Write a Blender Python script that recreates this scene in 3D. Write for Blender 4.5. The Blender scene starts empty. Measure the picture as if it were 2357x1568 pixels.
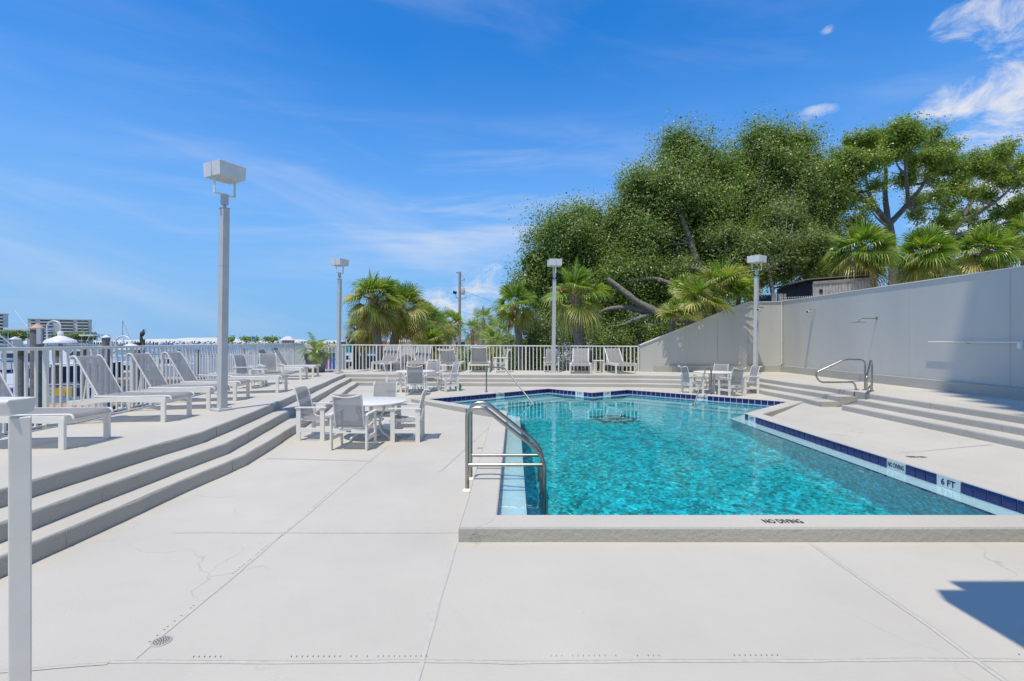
import bpy, bmesh, math, random
import numpy as np
from mathutils import Vector, Matrix, noise
from mathutils.geometry import delaunay_2d_cdt
R = math.radians
rnd = random.Random(7)
rng = np.random.default_rng(7)
sc = bpy.context.scene
col = sc.collection

# ------------------------------------------------------------------ camera
EYE = 1.64
F, CX, CY = 1146.0, 1178.5, 783.3
cam = bpy.data.objects.new('camera', bpy.data.cameras.new('camera'))
col.objects.link(cam); sc.camera = cam
cam.location = (0, 0, EYE); cam.rotation_euler = (R(90), 0, 0)
cam.data.lens = 17.5; cam.data.sensor_width = 36; cam.data.clip_start = 0.05; cam.data.clip_end = 12000
cam.data.shift_y = -0.0003

# ------------------------------------------------------------------ light
LDIR = Vector((0.135, 0.29, -0.947)).normalized()          # the way the sunlight travels
SUN_EL = math.asin(-LDIR.z); SUN_AZ = math.atan2(-LDIR.x, -LDIR.y)
sun = bpy.data.lights.new('sun', 'SUN'); sun.energy = 3.7; sun.angle = R(0.53); sun.color = (1.0, 0.90, 0.73)
so = bpy.data.objects.new('sun', sun); col.objects.link(so)
so.rotation_euler = LDIR.to_track_quat('-Z', 'Y').to_euler(); so.location = (-10, -20, 60)
sun.cycles.is_caustics_light = True
world = bpy.data.worlds.new('World'); sc.world = world; world.use_nodes = True
wn = world.node_tree; wn.nodes.clear()
sc.view_settings.view_transform = 'Standard'; sc.view_settings.look = 'None'
sc.view_settings.exposure = -0.05; sc.view_settings.gamma = 1; sc.view_settings.use_curve_mapping = False
sc.cycles.max_bounces = 8; sc.cycles.transparent_max_bounces = 16
sc.cycles.transmission_bounces = 6; sc.cycles.sample_clamp_indirect = 6.0

def build_world():
    N, L = wn.nodes.new, wn.links.new
    out = N('ShaderNodeOutputWorld'); bg = N('ShaderNodeBackground'); bg.inputs['Strength'].default_value = 0.1
    sky = N('ShaderNodeTexSky'); sky.sky_type = 'NISHITA'; sky.sun_disc = False
    sky.sun_elevation = SUN_EL; sky.sun_rotation = SUN_AZ; sky.air_density = 1.0; sky.dust_density = 0.1; sky.ozone_density = 3.0
    hs = N('ShaderNodeHueSaturation'); hs.inputs['Saturation'].default_value = 1.08; hs.inputs['Hue'].default_value = 0.505; hs.inputs['Value'].default_value = 1.5
    L(sky.outputs[0], hs.inputs['Color'])
    gn = N('ShaderNodeMix'); gn.data_type = 'RGBA'; gn.blend_type = 'MULTIPLY'; gn.inputs['Factor'].default_value = 1
    L(hs.outputs[0], gn.inputs['A']); gn.inputs['B'].default_value = (.16, .95, 1.47, 1)
    tc = N('ShaderNodeTexCoord'); sep = N('ShaderNodeSeparateXYZ'); L(tc.outputs['Generated'], sep.inputs[0])
    def M(op, a, b=None, clamp=False):
        m = N('ShaderNodeMath'); m.operation = op; m.use_clamp = clamp
        for i, v in enumerate((a, b)):
            if v is None: continue
            if isinstance(v, (int, float)): m.inputs[i].default_value = v
            else: L(v, m.inputs[i])
        return m.outputs[0]
    X, Y, Z = sep.outputs
    az = M('ARCTAN2', X, Y); el = M('ARCSINE', Z)
    def tex(sx, sy, rot, detail, rough, scale, off=0.0, dist=0.0):
        c = N('ShaderNodeCombineXYZ'); L(az, c.inputs[0]); L(el, c.inputs[1]); c.inputs[2].default_value = off
        mp = N('ShaderNodeMapping'); mp.inputs['Rotation'].default_value = (0, 0, rot); L(c.outputs[0], mp.inputs[0])
        mp2 = N('ShaderNodeMapping'); mp2.inputs['Scale'].default_value = (sx, sy, 1); L(mp.outputs[0], mp2.inputs[0])
        n = N('ShaderNodeTexNoise'); n.inputs['Scale'].default_value = scale; n.inputs['Detail'].default_value = detail
        n.inputs['Roughness'].default_value = rough; n.inputs['Distortion'].default_value = dist; L(mp2.outputs[0], n.inputs['Vector'])
        return n.outputs['Fac']
    def ramp(v, a, b, c=0.0, d=1.0):
        m = N('ShaderNodeMapRange'); m.inputs[1].default_value = a; m.inputs[2].default_value = b
        m.inputs[3].default_value = c; m.inputs[4].default_value = d; m.interpolation_type = 'SMOOTHSTEP'; L(v, m.inputs[0]); return m.outputs[0]
    def gauss(px, py, sx, sy):
        a0 = math.atan2(px - CX, F); e0 = math.atan2((CY - py) * math.cos(a0), F)
        u = M('DIVIDE', M('SUBTRACT', az, a0), sx); v = M('DIVIDE', M('SUBTRACT', el, e0), sy)
        return M('EXPONENT', M('MULTIPLY', M('ADD', M('MULTIPLY', u, u), M('MULTIPLY', v, v)), -1.0))
    # thin cirrus in long streaks, thicker low in the middle
    cir = ramp(tex(0.7, 3.2, 0.22, 9, 0.56, 2.4, 1.7, 0.6), 0.46, 0.80)
    cir2 = ramp(tex(0.8, 7.0, -0.03, 7, 0.6, 2.6, 4.2, 0.4), 0.42, 0.80)
    a = M('MULTIPLY', cir, M('ADD', ramp(el, 0.62, 0.1, 0.22, 0.5), ramp(el, 0.75, 1.1, 0.0, 0.75)))  # last ramp adds unseen cirrus overhead for a more neutral fill light
    b = M('MULTIPLY', cir2, M('ADD', M('MULTIPLY', gauss(1050, 500, 0.42, 0.12), 1.0), M('MULTIPLY', gauss(300, 110, 0.3, 0.09), 0.12)))
    veil = M('MULTIPLY', ramp(tex(1.2, 2.0, 0.1, 3, 0.5, 1.3, 9.0), 0.35, 0.7), 0.05)
    # fair weather puffs to the right and low behind the trees
    puffn = tex(1.0, 1.7, 0.0, 12, 0.66, 11.0, 2.0, 0.5)
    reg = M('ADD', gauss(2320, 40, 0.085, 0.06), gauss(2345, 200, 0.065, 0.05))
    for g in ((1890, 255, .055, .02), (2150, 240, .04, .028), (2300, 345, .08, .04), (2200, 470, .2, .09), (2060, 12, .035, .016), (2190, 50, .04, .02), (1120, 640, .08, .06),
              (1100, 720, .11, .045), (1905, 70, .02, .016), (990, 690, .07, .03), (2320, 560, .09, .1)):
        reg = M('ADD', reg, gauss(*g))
    side = M('MULTIPLY', ramp(M('ABSOLUTE', az), 0.95, 1.6), ramp(el, 1.35, 0.5))     # unseen cloud added beside and behind the camera to whiten the fill light
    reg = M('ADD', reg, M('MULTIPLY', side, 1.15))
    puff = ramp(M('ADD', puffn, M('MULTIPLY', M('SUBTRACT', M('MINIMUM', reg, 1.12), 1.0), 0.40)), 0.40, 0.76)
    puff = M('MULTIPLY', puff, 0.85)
    cov = M('ADD', M('ADD', a, b), veil, True)
    cov = M('MULTIPLY', cov, 0.50)
    hz = ramp(el, 0.0, 0.55, 0.92, 0.0)
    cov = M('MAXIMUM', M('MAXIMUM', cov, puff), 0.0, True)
    mh = N('ShaderNodeMix'); mh.data_type = 'RGBA'; L(hz, mh.inputs['Factor']); L(gn.outputs['Result'], mh.inputs['A']); mh.inputs['B'].default_value = (2.6, 4.8, 8.4, 1)
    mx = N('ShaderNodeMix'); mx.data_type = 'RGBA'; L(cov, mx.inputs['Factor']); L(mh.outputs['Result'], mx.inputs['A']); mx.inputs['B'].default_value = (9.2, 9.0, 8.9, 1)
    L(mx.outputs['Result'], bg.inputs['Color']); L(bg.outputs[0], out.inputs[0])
build_world()

# ------------------------------------------------------------------ helpers
def G(px, py, z=0.0):
    """pixel of the photo on the level z -> world"""
    d = F * (EYE - z) / (py - CY); return Vector(((px - CX) / F * d, d, z))
def at(px, py, d):
    return Vector(((px - CX) / F * d, d, EYE + (CY - py) / F * d))
def sm(t):
    t = max(0.0, min(1.0, t)); return t * t * (3 - 2 * t)
def tag(o, label=None, cat=None, group=None, kind=None):
    if label: o['label'] = label
    if cat: o['category'] = cat
    if group: o['group'] = group
    if kind: o['kind'] = kind
    return o
def link(o, parent=None):
    col.objects.link(o)
    if parent is not None: o.parent = parent
    return o
def empty(name, loc=(0, 0, 0), rz=0.0, label=None, cat=None, group=None, rx=0, ry=0):
    o = bpy.data.objects.new(name, None); link(o); o.location = loc; o.rotation_euler = (rx, ry, rz); o.empty_display_size = 0.2
    return tag(o, label, cat, group)
def children(o, _c={}):
    return [c for c in bpy.data.objects if c.parent is o]
def copy_tree(o, loc=None, rz=None, label=None, scale=None, kids=None):
    def rec(s, par):
        c = s.copy(); link(c)
        if par is not None: c.parent = par
        for ch in KIDS.get(s.name, []): rec(ch, c)
        return c
    KIDS = {}
    for x in bpy.data.objects:
        if x.parent is not None: KIDS.setdefault(x.parent.name, []).append(x)
    r = rec(o, None)
    if loc is not None: r.location = loc
    if rz is not None: r.rotation_euler.z = rz
    if label: r['label'] = label
    if scale: r.scale = scale if hasattr(scale, '__len__') else (scale,) * 3
    return r

class MB:
    def __init__(s): s.v = []; s.f = []
    def add(s, vs, fs):
        n = len(s.v); s.v += [tuple(v) for v in vs]; s.f += [tuple(i + n for i in f) for f in fs]; return s
    def box(s, c, d, rz=0.0, rot=None, taper=1.0):
        x, y, z = d[0] / 2, d[1] / 2, d[2] / 2
        vs = [Vector((a * x * (taper if e > 0 else 1), b * y * (taper if e > 0 else 1), e * z)) for e in (-1, 1) for a, b in ((-1, -1), (1, -1), (1, 1), (-1, 1))]
        m = rot if rot is not None else Matrix.Rotation(rz, 3, 'Z')
        c = Vector(c)
        return s.add([m @ v + c for v in vs], [(3, 2, 1, 0), (4, 5, 6, 7), (0, 1, 5, 4), (1, 2, 6, 5), (2, 3, 7, 6), (3, 0, 4, 7)])
    def span(s, a, b):
        return s.box([(a[i] + b[i]) / 2 for i in range(3)], [abs(a[i] - b[i]) for i in range(3)])
    def bar(s, p0, p1, w, h, up=(0, 0, 1)):
        p0, p1 = Vector(p0), Vector(p1); d = (p1 - p0); L = d.length; d.normalize(); u = Vector(up)
        if abs(d.dot(u)) > .98: u = Vector((0, 1, 0))
        sd = d.cross(u).normalized(); u2 = sd.cross(d).normalized()
        m = Matrix((sd, d, u2)).transposed()
        return s.box((p0 + p1) / 2, (w, L, h), rot=m)
    def tube(s, pts, r, seg=8, cap=True, closed=False):
        pts = [Vector(p) for p in pts]; n = len(pts)
        rs = r if hasattr(r, '__len__') else [r] * n
        rings = []; pu = None
        for i, p in enumerate(pts):
            if closed: t = pts[(i + 1) % n] - pts[i - 1]
            else: t = pts[min(i + 1, n - 1)] - pts[max(i - 1, 0)]
            t.normalize()
            if pu is None: pu = t.orthogonal().normalized()
            u = (pu - t * pu.dot(t))
            u = u.normalized() if u.length > 1e-6 else t.orthogonal().normalized()
            pu = u; w = t.cross(u)
            rings.append([p + (u * math.cos(6.28318 * k / seg) + w * math.sin(6.28318 * k / seg)) * rs[i] for k in range(seg)])
        vs = [v for rg in rings for v in rg]; fs = []
        m = n if closed else n - 1
        for i in range(m):
            j = (i + 1) % n
            for k in range(seg):
                a, b = i * seg + k, i * seg + (k + 1) % seg
                fs.append((a, b, j * seg + (k + 1) % seg, j * seg + k))
        if cap and not closed:
            fs.append(tuple(reversed(range(seg)))); fs.append(tuple((n - 1) * seg + k for k in range(seg)))
        return s.add(vs, fs)
    def lathe(s, prof, seg=16, c=(0, 0, 0), cap=True):
        vs = []; fs = []; n = len(prof)
        for r, z in prof:
            for k in range(seg):
                a = 6.283185 * k / seg; vs.append((c[0] + r * math.cos(a), c[1] + r * math.sin(a), c[2] + z))
        for i in range(n - 1):
            for k in range(seg):
                fs.append((i * seg + k, i * seg + (k + 1) % seg, (i + 1) * seg + (k + 1) % seg, (i + 1) * seg + k))
        if cap:
            fs.append(tuple(reversed(range(seg)))); fs.append(tuple((n - 1) * seg + k for k in range(seg)))
        return s.add(vs, fs)
    def quad(s, a, b, c, d): return s.add([a, b, c, d], [(0, 1, 2, 3)])
    def prism(s, poly, axis, a, b):
        """2D polygon extruded along axis (0 x, 1 y, 2 z) from a to b"""
        def P(p, t):
            q = list(p); q.insert(axis, t); return q
        n = len(poly); vs = [P(p, a) for p in poly] + [P(p, b) for p in poly]
        fs = [tuple(range(n)), tuple(reversed(range(n, 2 * n)))] + [(i, i + n, (i + 1) % n + n, (i + 1) % n) for i in range(n)]
        return s.add(vs, fs)
    def mesh(s, name='mesh', smooth=None):
        me = bpy.data.meshes.new(name); me.from_pydata(s.v, [], s.f); me.update()
        bm = bmesh.new(); bm.from_mesh(me); bmesh.ops.recalc_face_normals(bm, faces=bm.faces); bm.to_mesh(me); bm.free()
        if smooth: me.shade_smooth(); me.set_sharp_from_angle(angle=R(smooth))
        return me
    def build(s, name, mat, parent=None, smooth=None, bevel=0.0, loc=None):
        me = s.mesh(name, smooth); me.materials.append(mat)
        o = bpy.data.objects.new(name, me); link(o, parent)
        if loc is not None: o.location = loc
        if bevel:
            b = o.modifiers.new('bevel', 'BEVEL'); b.width = bevel; b.segments = 2; b.limit_method = 'ANGLE'; b.angle_limit = R(40)
        return o
def mesh_obj(name, me, mat=None, parent=None, loc=None):
    if mat is not None and not me.materials: me.materials.append(mat)
    o = bpy.data.objects.new(name, me); link(o, parent)
    if loc is not None: o.location = loc
    return o
def raw_mesh(name, V, Fq, smooth=False):
    """fast mesh from numpy: V (n,3), Fq (m,k)"""
    me = bpy.data.meshes.new(name); V = np.ascontiguousarray(V, dtype=np.float32); Fq = np.ascontiguousarray(Fq, dtype=np.int32)
    me.vertices.add(len(V)); me.vertices.foreach_set('co', V.ravel())
    me.loops.add(Fq.size); me.loops.foreach_set('vertex_index', Fq.ravel())
    me.polygons.add(len(Fq)); me.polygons.foreach_set('loop_start', np.arange(0, Fq.size, Fq.shape[1], dtype=np.int32))
    if smooth: me.polygons.foreach_set('use_smooth', np.ones(len(Fq), dtype=bool))
    me.update(calc_edges=True); return me
def arc(c, r, a0, a1, n, plane='xz'):
    out = []
    for i in range(n + 1):
        a = R(a0 + (a1 - a0) * i / n); u, v = r * math.cos(a), r * math.sin(a)
        out.append(Vector((c[0] + u, c[1], c[2] + v)) if plane == 'xz' else Vector((c[0] + u, c[1] + v, c[2])))
    return out
def fillet(pts, r, n=5):
    pts = [Vector(p) for p in pts]; out = [pts[0]]
    for i in range(1, len(pts) - 1):
        a, b, c = pts[i - 1], pts[i], pts[i + 1]; u = (a - b); v = (c - b)
        rr = min(r, u.length * .48, v.length * .48); p0 = b + u.normalized() * rr; p1 = b + v.normalized() * rr
        for k in range(n + 1):
            t = k / n; out.append(p0 * (1 - t) ** 2 + b * 2 * t * (1 - t) + p1 * t * t)
    out.append(pts[-1]); return out

# ------------------------------------------------------------------ materials
def newmat(name):
    m = bpy.data.materials.new(name); m.use_nodes = True; nt = m.node_tree; return m, nt, nt.nodes['Principled BSDF']
def mat(name, c, rough=.5, metal=0.0, spec=.5, var=0.0, vscale=3.0, bump=0.0, bscale=40.0, c2=None, coat=0.0, obj=True, detail=6, bdist=.01):
    m, nt, p = newmat(name); N, L = nt.nodes.new, nt.links.new
    c = (*c, 1) if len(c) == 3 else c
    p.inputs['Roughness'].default_value = rough; p.inputs['Metallic'].default_value = metal; p.inputs['Specular IOR Level'].default_value = spec
    p.inputs['Coat Weight'].default_value = coat; p.inputs['Base Color'].default_value = c
    tc = N('ShaderNodeTexCoord'); src = tc.outputs['Object' if obj else 'Generated']
    if var or c2:
        n = N('ShaderNodeTexNoise'); n.inputs['Scale'].default_value = vscale; n.inputs['Detail'].default_value = detail; n.inputs['Roughness'].default_value = .62
        L(src, n.inputs['Vector'])
        mr = N('ShaderNodeMapRange'); mr.inputs[1].default_value = .32; mr.inputs[2].default_value = .68; L(n.outputs['Fac'], mr.inputs[0])
        mx = N('ShaderNodeMix'); mx.data_type = 'RGBA'; L(mr.outputs[0], mx.inputs['Factor'])
        mx.inputs['A'].default_value = c; mx.inputs['B'].default_value = (*c2, 1) if c2 else tuple(min(1, x * (1 + var)) if i < 3 else 1 for i, x in enumerate(c))
        if not c2: mx.inputs['A'].default_value = tuple(x * (1 - var) if i < 3 else 1 for i, x in enumerate(c))
        L(mx.outputs['Result'], p.inputs['Base Color'])
    if bump:
        n = N('ShaderNodeTexNoise'); n.inputs['Scale'].default_value = bscale; n.inputs['Detail'].default_value = 5; L(src, n.inputs['Vector'])
        b = N('ShaderNodeBump'); b.inputs['Strength'].default_value = bump; b.inputs['Distance'].default_value = bdist; L(n.outputs['Fac'], b.inputs['Height']); L(b.outputs[0], p.inputs['Normal'])
    return m
def deck_material(name, base, dirt=1.0, bumpy=.35, bsc=60, zs=1.0):
    m, nt, p = newmat(name); N, L = nt.nodes.new, nt.links.new
    p.inputs['Roughness'].default_value = .75; p.inputs['Specular IOR Level'].default_value = .25
    tc = N('ShaderNodeTexCoord'); src = tc.outputs['Object']
    def noi(s, d=6, r=.6, off=0, sx=1, sy=1):
        mp = N('ShaderNodeMapping'); mp.inputs['Location'].default_value = (off, off, 0); mp.inputs['Scale'].default_value = (sx, sy, zs); L(src, mp.inputs[0])
        n = N('ShaderNodeTexNoise'); n.inputs['Scale'].default_value = s; n.inputs['Detail'].default_value = d; n.inputs['Roughness'].default_value = r; L(mp.outputs[0], n.inputs['Vector']); return n.outputs['Fac']
    def mr(v, a, b, c=0., d=1.):
        q = N('ShaderNodeMapRange'); q.inputs[1].default_value = a; q.inputs[2].default_value = b; q.inputs[3].default_value = c; q.inputs[4].default_value = d; L(v, q.inputs[0]); return q.outputs[0]
    def mix(fac, a, b):
        x = N('ShaderNodeMix'); x.data_type = 'RGBA'; L(fac, x.inputs['Factor'])
        for k, v in (('A', a), ('B', b)):
            if isinstance(v, tuple): x.inputs[k].default_value = (*v, 1)
            else: L(v, x.inputs[k])
        return x.outputs['Result']
    c0 = mix(mr(noi(.55, 5, .55), .3, .7), tuple(x * .90 for x in base), tuple(min(1, x * 1.06) for x in base))
    c1 = mix(mr(noi(5, 9, .72, 3), .53, .8, 0, .34 * dirt), c0, (.50, .49, .45))
    c2 = mix(mr(noi(.9, 8, .72, 11, 1, .35), .58, .76, 0, .42 * dirt), c1, (.56, .51, .42))      # faint rusty washes
    v = N('ShaderNodeTexVoronoi'); v.inputs['Scale'].default_value = 3.1; L(src, v.inputs['Vector'])
    c3 = mix(mr(v.outputs['Distance'], .0, .022, .75 * dirt, 0), c2, (.22, .20, .17))           # sparse specks
    mpw = N('ShaderNodeMapping'); L(src, mpw.inputs[0]); nw = N('ShaderNodeTexNoise'); nw.inputs['Scale'].default_value = 1.3; nw.inputs['Detail'].default_value = 5; L(src, nw.inputs['Vector'])
    vm = N('ShaderNodeVectorMath'); vm.operation = 'MULTIPLY_ADD'; L(nw.outputs['Color'], vm.inputs[0]); vm.inputs[1].default_value = (.9, .9, .9); L(src, vm.inputs[2])
    ve = N('ShaderNodeTexVoronoi'); ve.feature = 'DISTANCE_TO_EDGE'; ve.inputs['Scale'].default_value = .42; L(vm.outputs[0], ve.inputs['Vector'])
    mk = N('ShaderNodeMath'); mk.operation = 'MULTIPLY'; L(mr(ve.outputs['Distance'], .0, .0035, .55 * dirt, 0), mk.inputs[0]); L(mr(noi(.8, 2, .5, 21), .50, .60), mk.inputs[1])
    c4 = mix(mk.outputs[0], c3, (.30, .28, .24))
    c5 = mix(mr(noi(2.3, 10, .75, 31), .50, .72, 0, .26 * dirt), c4, (.50, .47, .40))
    c6 = mix(mr(noi(.35, 6, .6, 41), .45, .62, 0, .30), c5, tuple(min(1, x * 1.12) for x in base))
    L(c6, p.inputs['Base Color'])
    b = N('ShaderNodeBump'); b.inputs['Strength'].default_value = bumpy; b.inputs['Distance'].default_value = .006 * max(1, bumpy * 2.2)
    L(noi(bsc, 8, .65), b.inputs['Height'])
    b2 = N('ShaderNodeBump'); b2.inputs['Strength'].default_value = .35; b2.inputs['Distance'].default_value = .02; L(noi(2.2, 3, .5), b2.inputs['Height']); L(b.outputs[0], b2.inputs['Normal'])
    L(b2.outputs[0], p.inputs['Normal']); return m
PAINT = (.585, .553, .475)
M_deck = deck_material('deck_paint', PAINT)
M_riser = deck_material('shaded_riser_stucco', (.47, .455, .405), 1.4, 1.0, 38)  # rough, dirty deck paint, with the risers' shade darkened into the colour
M_curb = deck_material('shaded_curb_stucco', (.45, .44, .39), 1.2, 1.0, 22)  # same paint as the coping top, darkened to stand in for shade
M_wall = deck_material('wall_paint', (.55, .55, .51), .9, .3, 60, .16)
M_hair = mat('hairline', (.47, .45, .39), .9)
M_joint = mat('joint_line', (.40, .39, .36), .9, var=.2)
M_crack = mat('crack_filler', (.57, .545, .475), .8, var=.08, vscale=20)
M_slot = mat('slot_black', (.13, .13, .12), .9)
M_white = mat('white_polymer', (.84, .82, .755), .38, var=.04, vscale=6)
M_rail = mat('rail_white', (.82, .80, .735), .42, var=.05, vscale=5)
M_steel = mat('stainless', (.45, .42, .37), .33, metal=1, var=.12, vscale=14, bump=.05, bscale=80)
M_steel2 = mat('brushed_rail', (.34, .32, .29), .5, metal=1, var=.12, vscale=14)
M_pole = mat('pole_paint', (.56, .57, .56), .5, var=.07, vscale=4, bump=.04)
M_head = mat('lamp_head_paint', (.76, .77, .75), .45, var=.06, vscale=6)
M_lens = mat('lamp_lens', (.78, .78, .72), .15, spec=.8, var=.2, vscale=30)
M_dark = mat('dark_grey', (.10, .105, .11), .6)
M_black = mat('black_paint', (.015, .016, .018), .4)
M_wood = mat('weathered_wood', (.27, .25, .22), .85, c2=(.40, .38, .34), vscale=5, bump=.5, bscale=30)
M_pile = mat('piling_wood', (.20, .18, .15), .9, c2=(.30, .27, .23), vscale=8, bump=.6, bscale=30)
M_plank = mat('pier_plank', (.52, .36, .24), .8, c2=(.62, .46, .33), vscale=6)
M_bark = mat('oak_bark', (.15, .135, .115), .95, c2=(.30, .28, .25), vscale=9, bump=.9, bscale=16, bdist=.04)
M_palmtrunk = mat('palm_trunk', (.19, .16, .13), .95, c2=(.34, .30, .26), vscale=10, bump=.8, bscale=20, bdist=.03)
M_boot = mat('palm_boot', (.30, .19, .12), .9, c2=(.46, .36, .27), vscale=8)
M_tileblue = mat('cobalt_tile', (.012, .014, .135), .16, spec=.6, var=.35, vscale=9)
M_tilewhite = mat('marker_tile', (.70, .75, .74), .25)
M_grout = mat('grout', (.80, .81, .80), .8)
M_sand = mat('dune_sand', (.74, .70, .62), .95, c2=(.55, .55, .44), vscale=.03)
M_ground = mat('sandy_ground', (.40, .36, .29), .95, c2=(.30, .28, .22), vscale=.4, detail=10)
M_asphalt = mat('asphalt', (.16, .155, .15), .9, var=.15, vscale=2)
M_glass = mat('dark_glass', (.03, .045, .06), .08, spec=.8)
M_rubber = mat('tyre_rubber', (.02, .02, .02), .8)
M_concrete = mat('concrete', (.42, .41, .39), .85, var=.1, vscale=1.5)
def simple(name, c, r=.5, **k): return mat(name, c, r, **k)
M_boatw = simple('gelcoat_white', (.80, .80, .80), .25); M_navy = simple('navy_hull', (.012, .02, .06), .2)
M_teal = simple('teal_cloth', (.01, .30, .34), .8); M_yellow = simple('yellow_paint', (.75, .47, .03), .6)
M_red = simple('red_paint', (.55, .05, .05), .5); M_blue = simple('blue_paint', (.03, .13, .5), .5); M_green = simple('green_paint', (.03, .38, .08), .5)
M_pot = mat('planter_grey', (.17, .19, .21), .5, var=.15, vscale=5, bump=.1)
M_soil = simple('soil', (.06, .045, .03), .95); M_tan = simple('tan_canvas', (.62, .47, .33), .8)

def sling_material():
    m, nt, p = newmat('sling_mesh'); N, L = nt.nodes.new, nt.links.new
    p.inputs['Base Color'].default_value = (.40, .395, .39, 1); p.inputs['Roughness'].default_value = .7
    tc = N('ShaderNodeTexCoord'); w1 = N('ShaderNodeTexNoise'); w1.inputs['Scale'].default_value = 7; w1.inputs['Detail'].default_value = 6; L(tc.outputs['Object'], w1.inputs['Vector'])
    mr = N('ShaderNodeMapRange'); mr.inputs[3].default_value = .85; mr.inputs[4].default_value = 1.15; L(w1.outputs['Fac'], mr.inputs[0])
    mx = N('ShaderNodeMix'); mx.data_type = 'RGBA'; mx.blend_type = 'MULTIPLY'; mx.inputs['Factor'].default_value = 1; mx.inputs['A'].default_value = (.40, .395, .39, 1); L(mr.outputs[0], mx.inputs['B']); L(mx.outputs['Result'], p.inputs['Base Color'])
    wv = N('ShaderNodeTexWave'); wv.inputs['Scale'].default_value = 60; wv.inputs['Distortion'].default_value = 0; L(tc.outputs['Object'], wv.inputs['Vector'])
    b = N('ShaderNodeBump'); b.inputs['Strength'].default_value = .3; b.inputs['Distance'].default_value = .002; L(wv.outputs['Fac'], b.inputs['Height']); L(b.outputs[0], p.inputs['Normal'])
    tr = N('ShaderNodeBsdfTransparent'); tl = N('ShaderNodeBsdfTranslucent'); tl.inputs['Color'].default_value = (.30, .31, .34, 1)
    m1 = N('ShaderNodeMixShader'); m1.inputs[0].default_value = .22; L(p.outputs[0], m1.inputs[1]); L(tl.outputs[0], m1.inputs[2])
    m2 = N('ShaderNodeMixShader'); m2.inputs[0].default_value = .16; L(m1.outputs[0], m2.inputs[1]); L(tr.outputs[0], m2.inputs[2])
    L(m2.outputs[0], nt.nodes['Material Output'].inputs[0]); return m
M_sling = sling_material()
def leaf_material(name, cols, trans=.42, rough=.38, spec=.5):
    m, nt, p = newmat(name); N, L = nt.nodes.new, nt.links.new
    g = N('ShaderNodeNewGeometry'); cr = N('ShaderNodeValToRGB'); e = cr.color_ramp.elements
    for i, c in enumerate(cols):
        pos = i / max(1, len(cols) - 1)
        el = e[i] if i < 2 and len(cols) > 1 and i < len(e) else e.new(pos)
        el.position = pos; el.color = (*c, 1)
    L(g.outputs['Random Per Island'], cr.inputs[0]); L(cr.outputs[0], p.inputs['Base Color'])
    p.inputs['Roughness'].default_value = rough; p.inputs['Specular IOR Level'].default_value = spec
    tl = N('ShaderNodeBsdfTranslucent'); mm = N('ShaderNodeMix'); mm.data_type = 'RGBA'; mm.blend_type = 'MULTIPLY'; mm.inputs['Factor'].default_value = 1
    L(cr.outputs[0], mm.inputs['A']); mm.inputs['B'].default_value = (1.6, 1.8, .7, 1); L(mm.outputs['Result'], tl.inputs['Color'])
    ms = N('ShaderNodeMixShader'); ms.inputs[0].default_value = trans; L(p.outputs[0], ms.inputs[1]); L(tl.outputs[0], ms.inputs[2]); L(ms.outputs[0], nt.nodes['Material Output'].inputs[0])
    return m
M_oak = leaf_material('oak_leaves', [(.055, .105, .02), (.135, .215, .045), (.26, .34, .09), (.48, .51, .22)])
M_oak2 = leaf_material('bright_oak_leaves', [(.07, .14, .02), (.17, .27, .04), (.31, .38, .08), (.50, .50, .16)])
M_shrub = leaf_material('shrub_leaves', [(.09, .13, .035), (.20, .26, .075), (.42, .45, .20)])
M_palm = leaf_material('palm_green', [(.07, .16, .015), (.17, .30, .035), (.32, .41, .07), (.55, .55, .20)], .3, .32)
M_palmy = leaf_material('palm_yellowing', [(.14, .22, .04), (.32, .36, .08), (.50, .46, .16), (.62, .52, .24)], .3, .4)
M_palmdead = leaf_material('palm_dry', [(.34, .20, .06), (.48, .30, .08), (.55, .38, .14)], .3, .7)
# ================================================================== SETTING
def zd(x, y):
    return .10 * max(sm((x - 5.4) / 1.9), sm((y - 11.2) / 4.0))
def in_poly(x, y, P):
    c = False; j = len(P) - 1
    for i in range(len(P)):
        xi, yi, xj, yj = P[i][0], P[i][1], P[j][0], P[j][1]
        if (yi > y) != (yj > y) and x < (xj - xi) * (y - yi) / (yj - yi) + xi: c = not c
        j = i
    return c
def cdt_mesh(outer, hole, zf, step):
    pts = [Vector((p[0], p[1])) for p in outer]; ed = [(i, (i + 1) % len(outer)) for i in range(len(outer))]
    if hole:
        n = len(pts); pts += [Vector((p[0], p[1])) for p in hole]; ed += [(n + i, n + (i + 1) % len(hole)) for i in range(len(hole))]
    xs = [p[0] for p in outer]; ys = [p[1] for p in outer]
    x = min(xs) + step * .5
    while x < max(xs):
        y = min(ys) + step * .5
        while y < max(ys):
            if in_poly(x, y, outer) and not (hole and in_poly(x, y, hole)): pts.append(Vector((x, y)))
            y += step
        x += step
    v, e, f, *_ = delaunay_2d_cdt(pts, ed, [], 0, 1e-5)
    fs = []
    for t in f:
        cx = sum(v[i].x for i in t) / len(t); cy = sum(v[i].y for i in t) / len(t)
        if in_poly(cx, cy, outer) and not (hole and in_poly(cx, cy, hole)): fs.append(tuple(t))
    m = MB(); m.add([(p.x, p.y, zf(p.x, p.y)) for p in v], fs); return m
def offset_poly(P, d):
    n = len(P); out = []
    for i in range(n):
        a, b, c = Vector(P[i - 1][:2]), Vector(P[i][:2]), Vector(P[(i + 1) % n][:2])
        u = (b - a).normalized(); w = (c - b).normalized()
        n1 = Vector((-u.y, u.x)); n2 = Vector((-w.y, w.x)); m = (n1 + n2); m /= max(.2, (1 + n1.dot(n2)))
        out.append((b.x + m.x * d, b.y + m.y * d))
    return out
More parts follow.
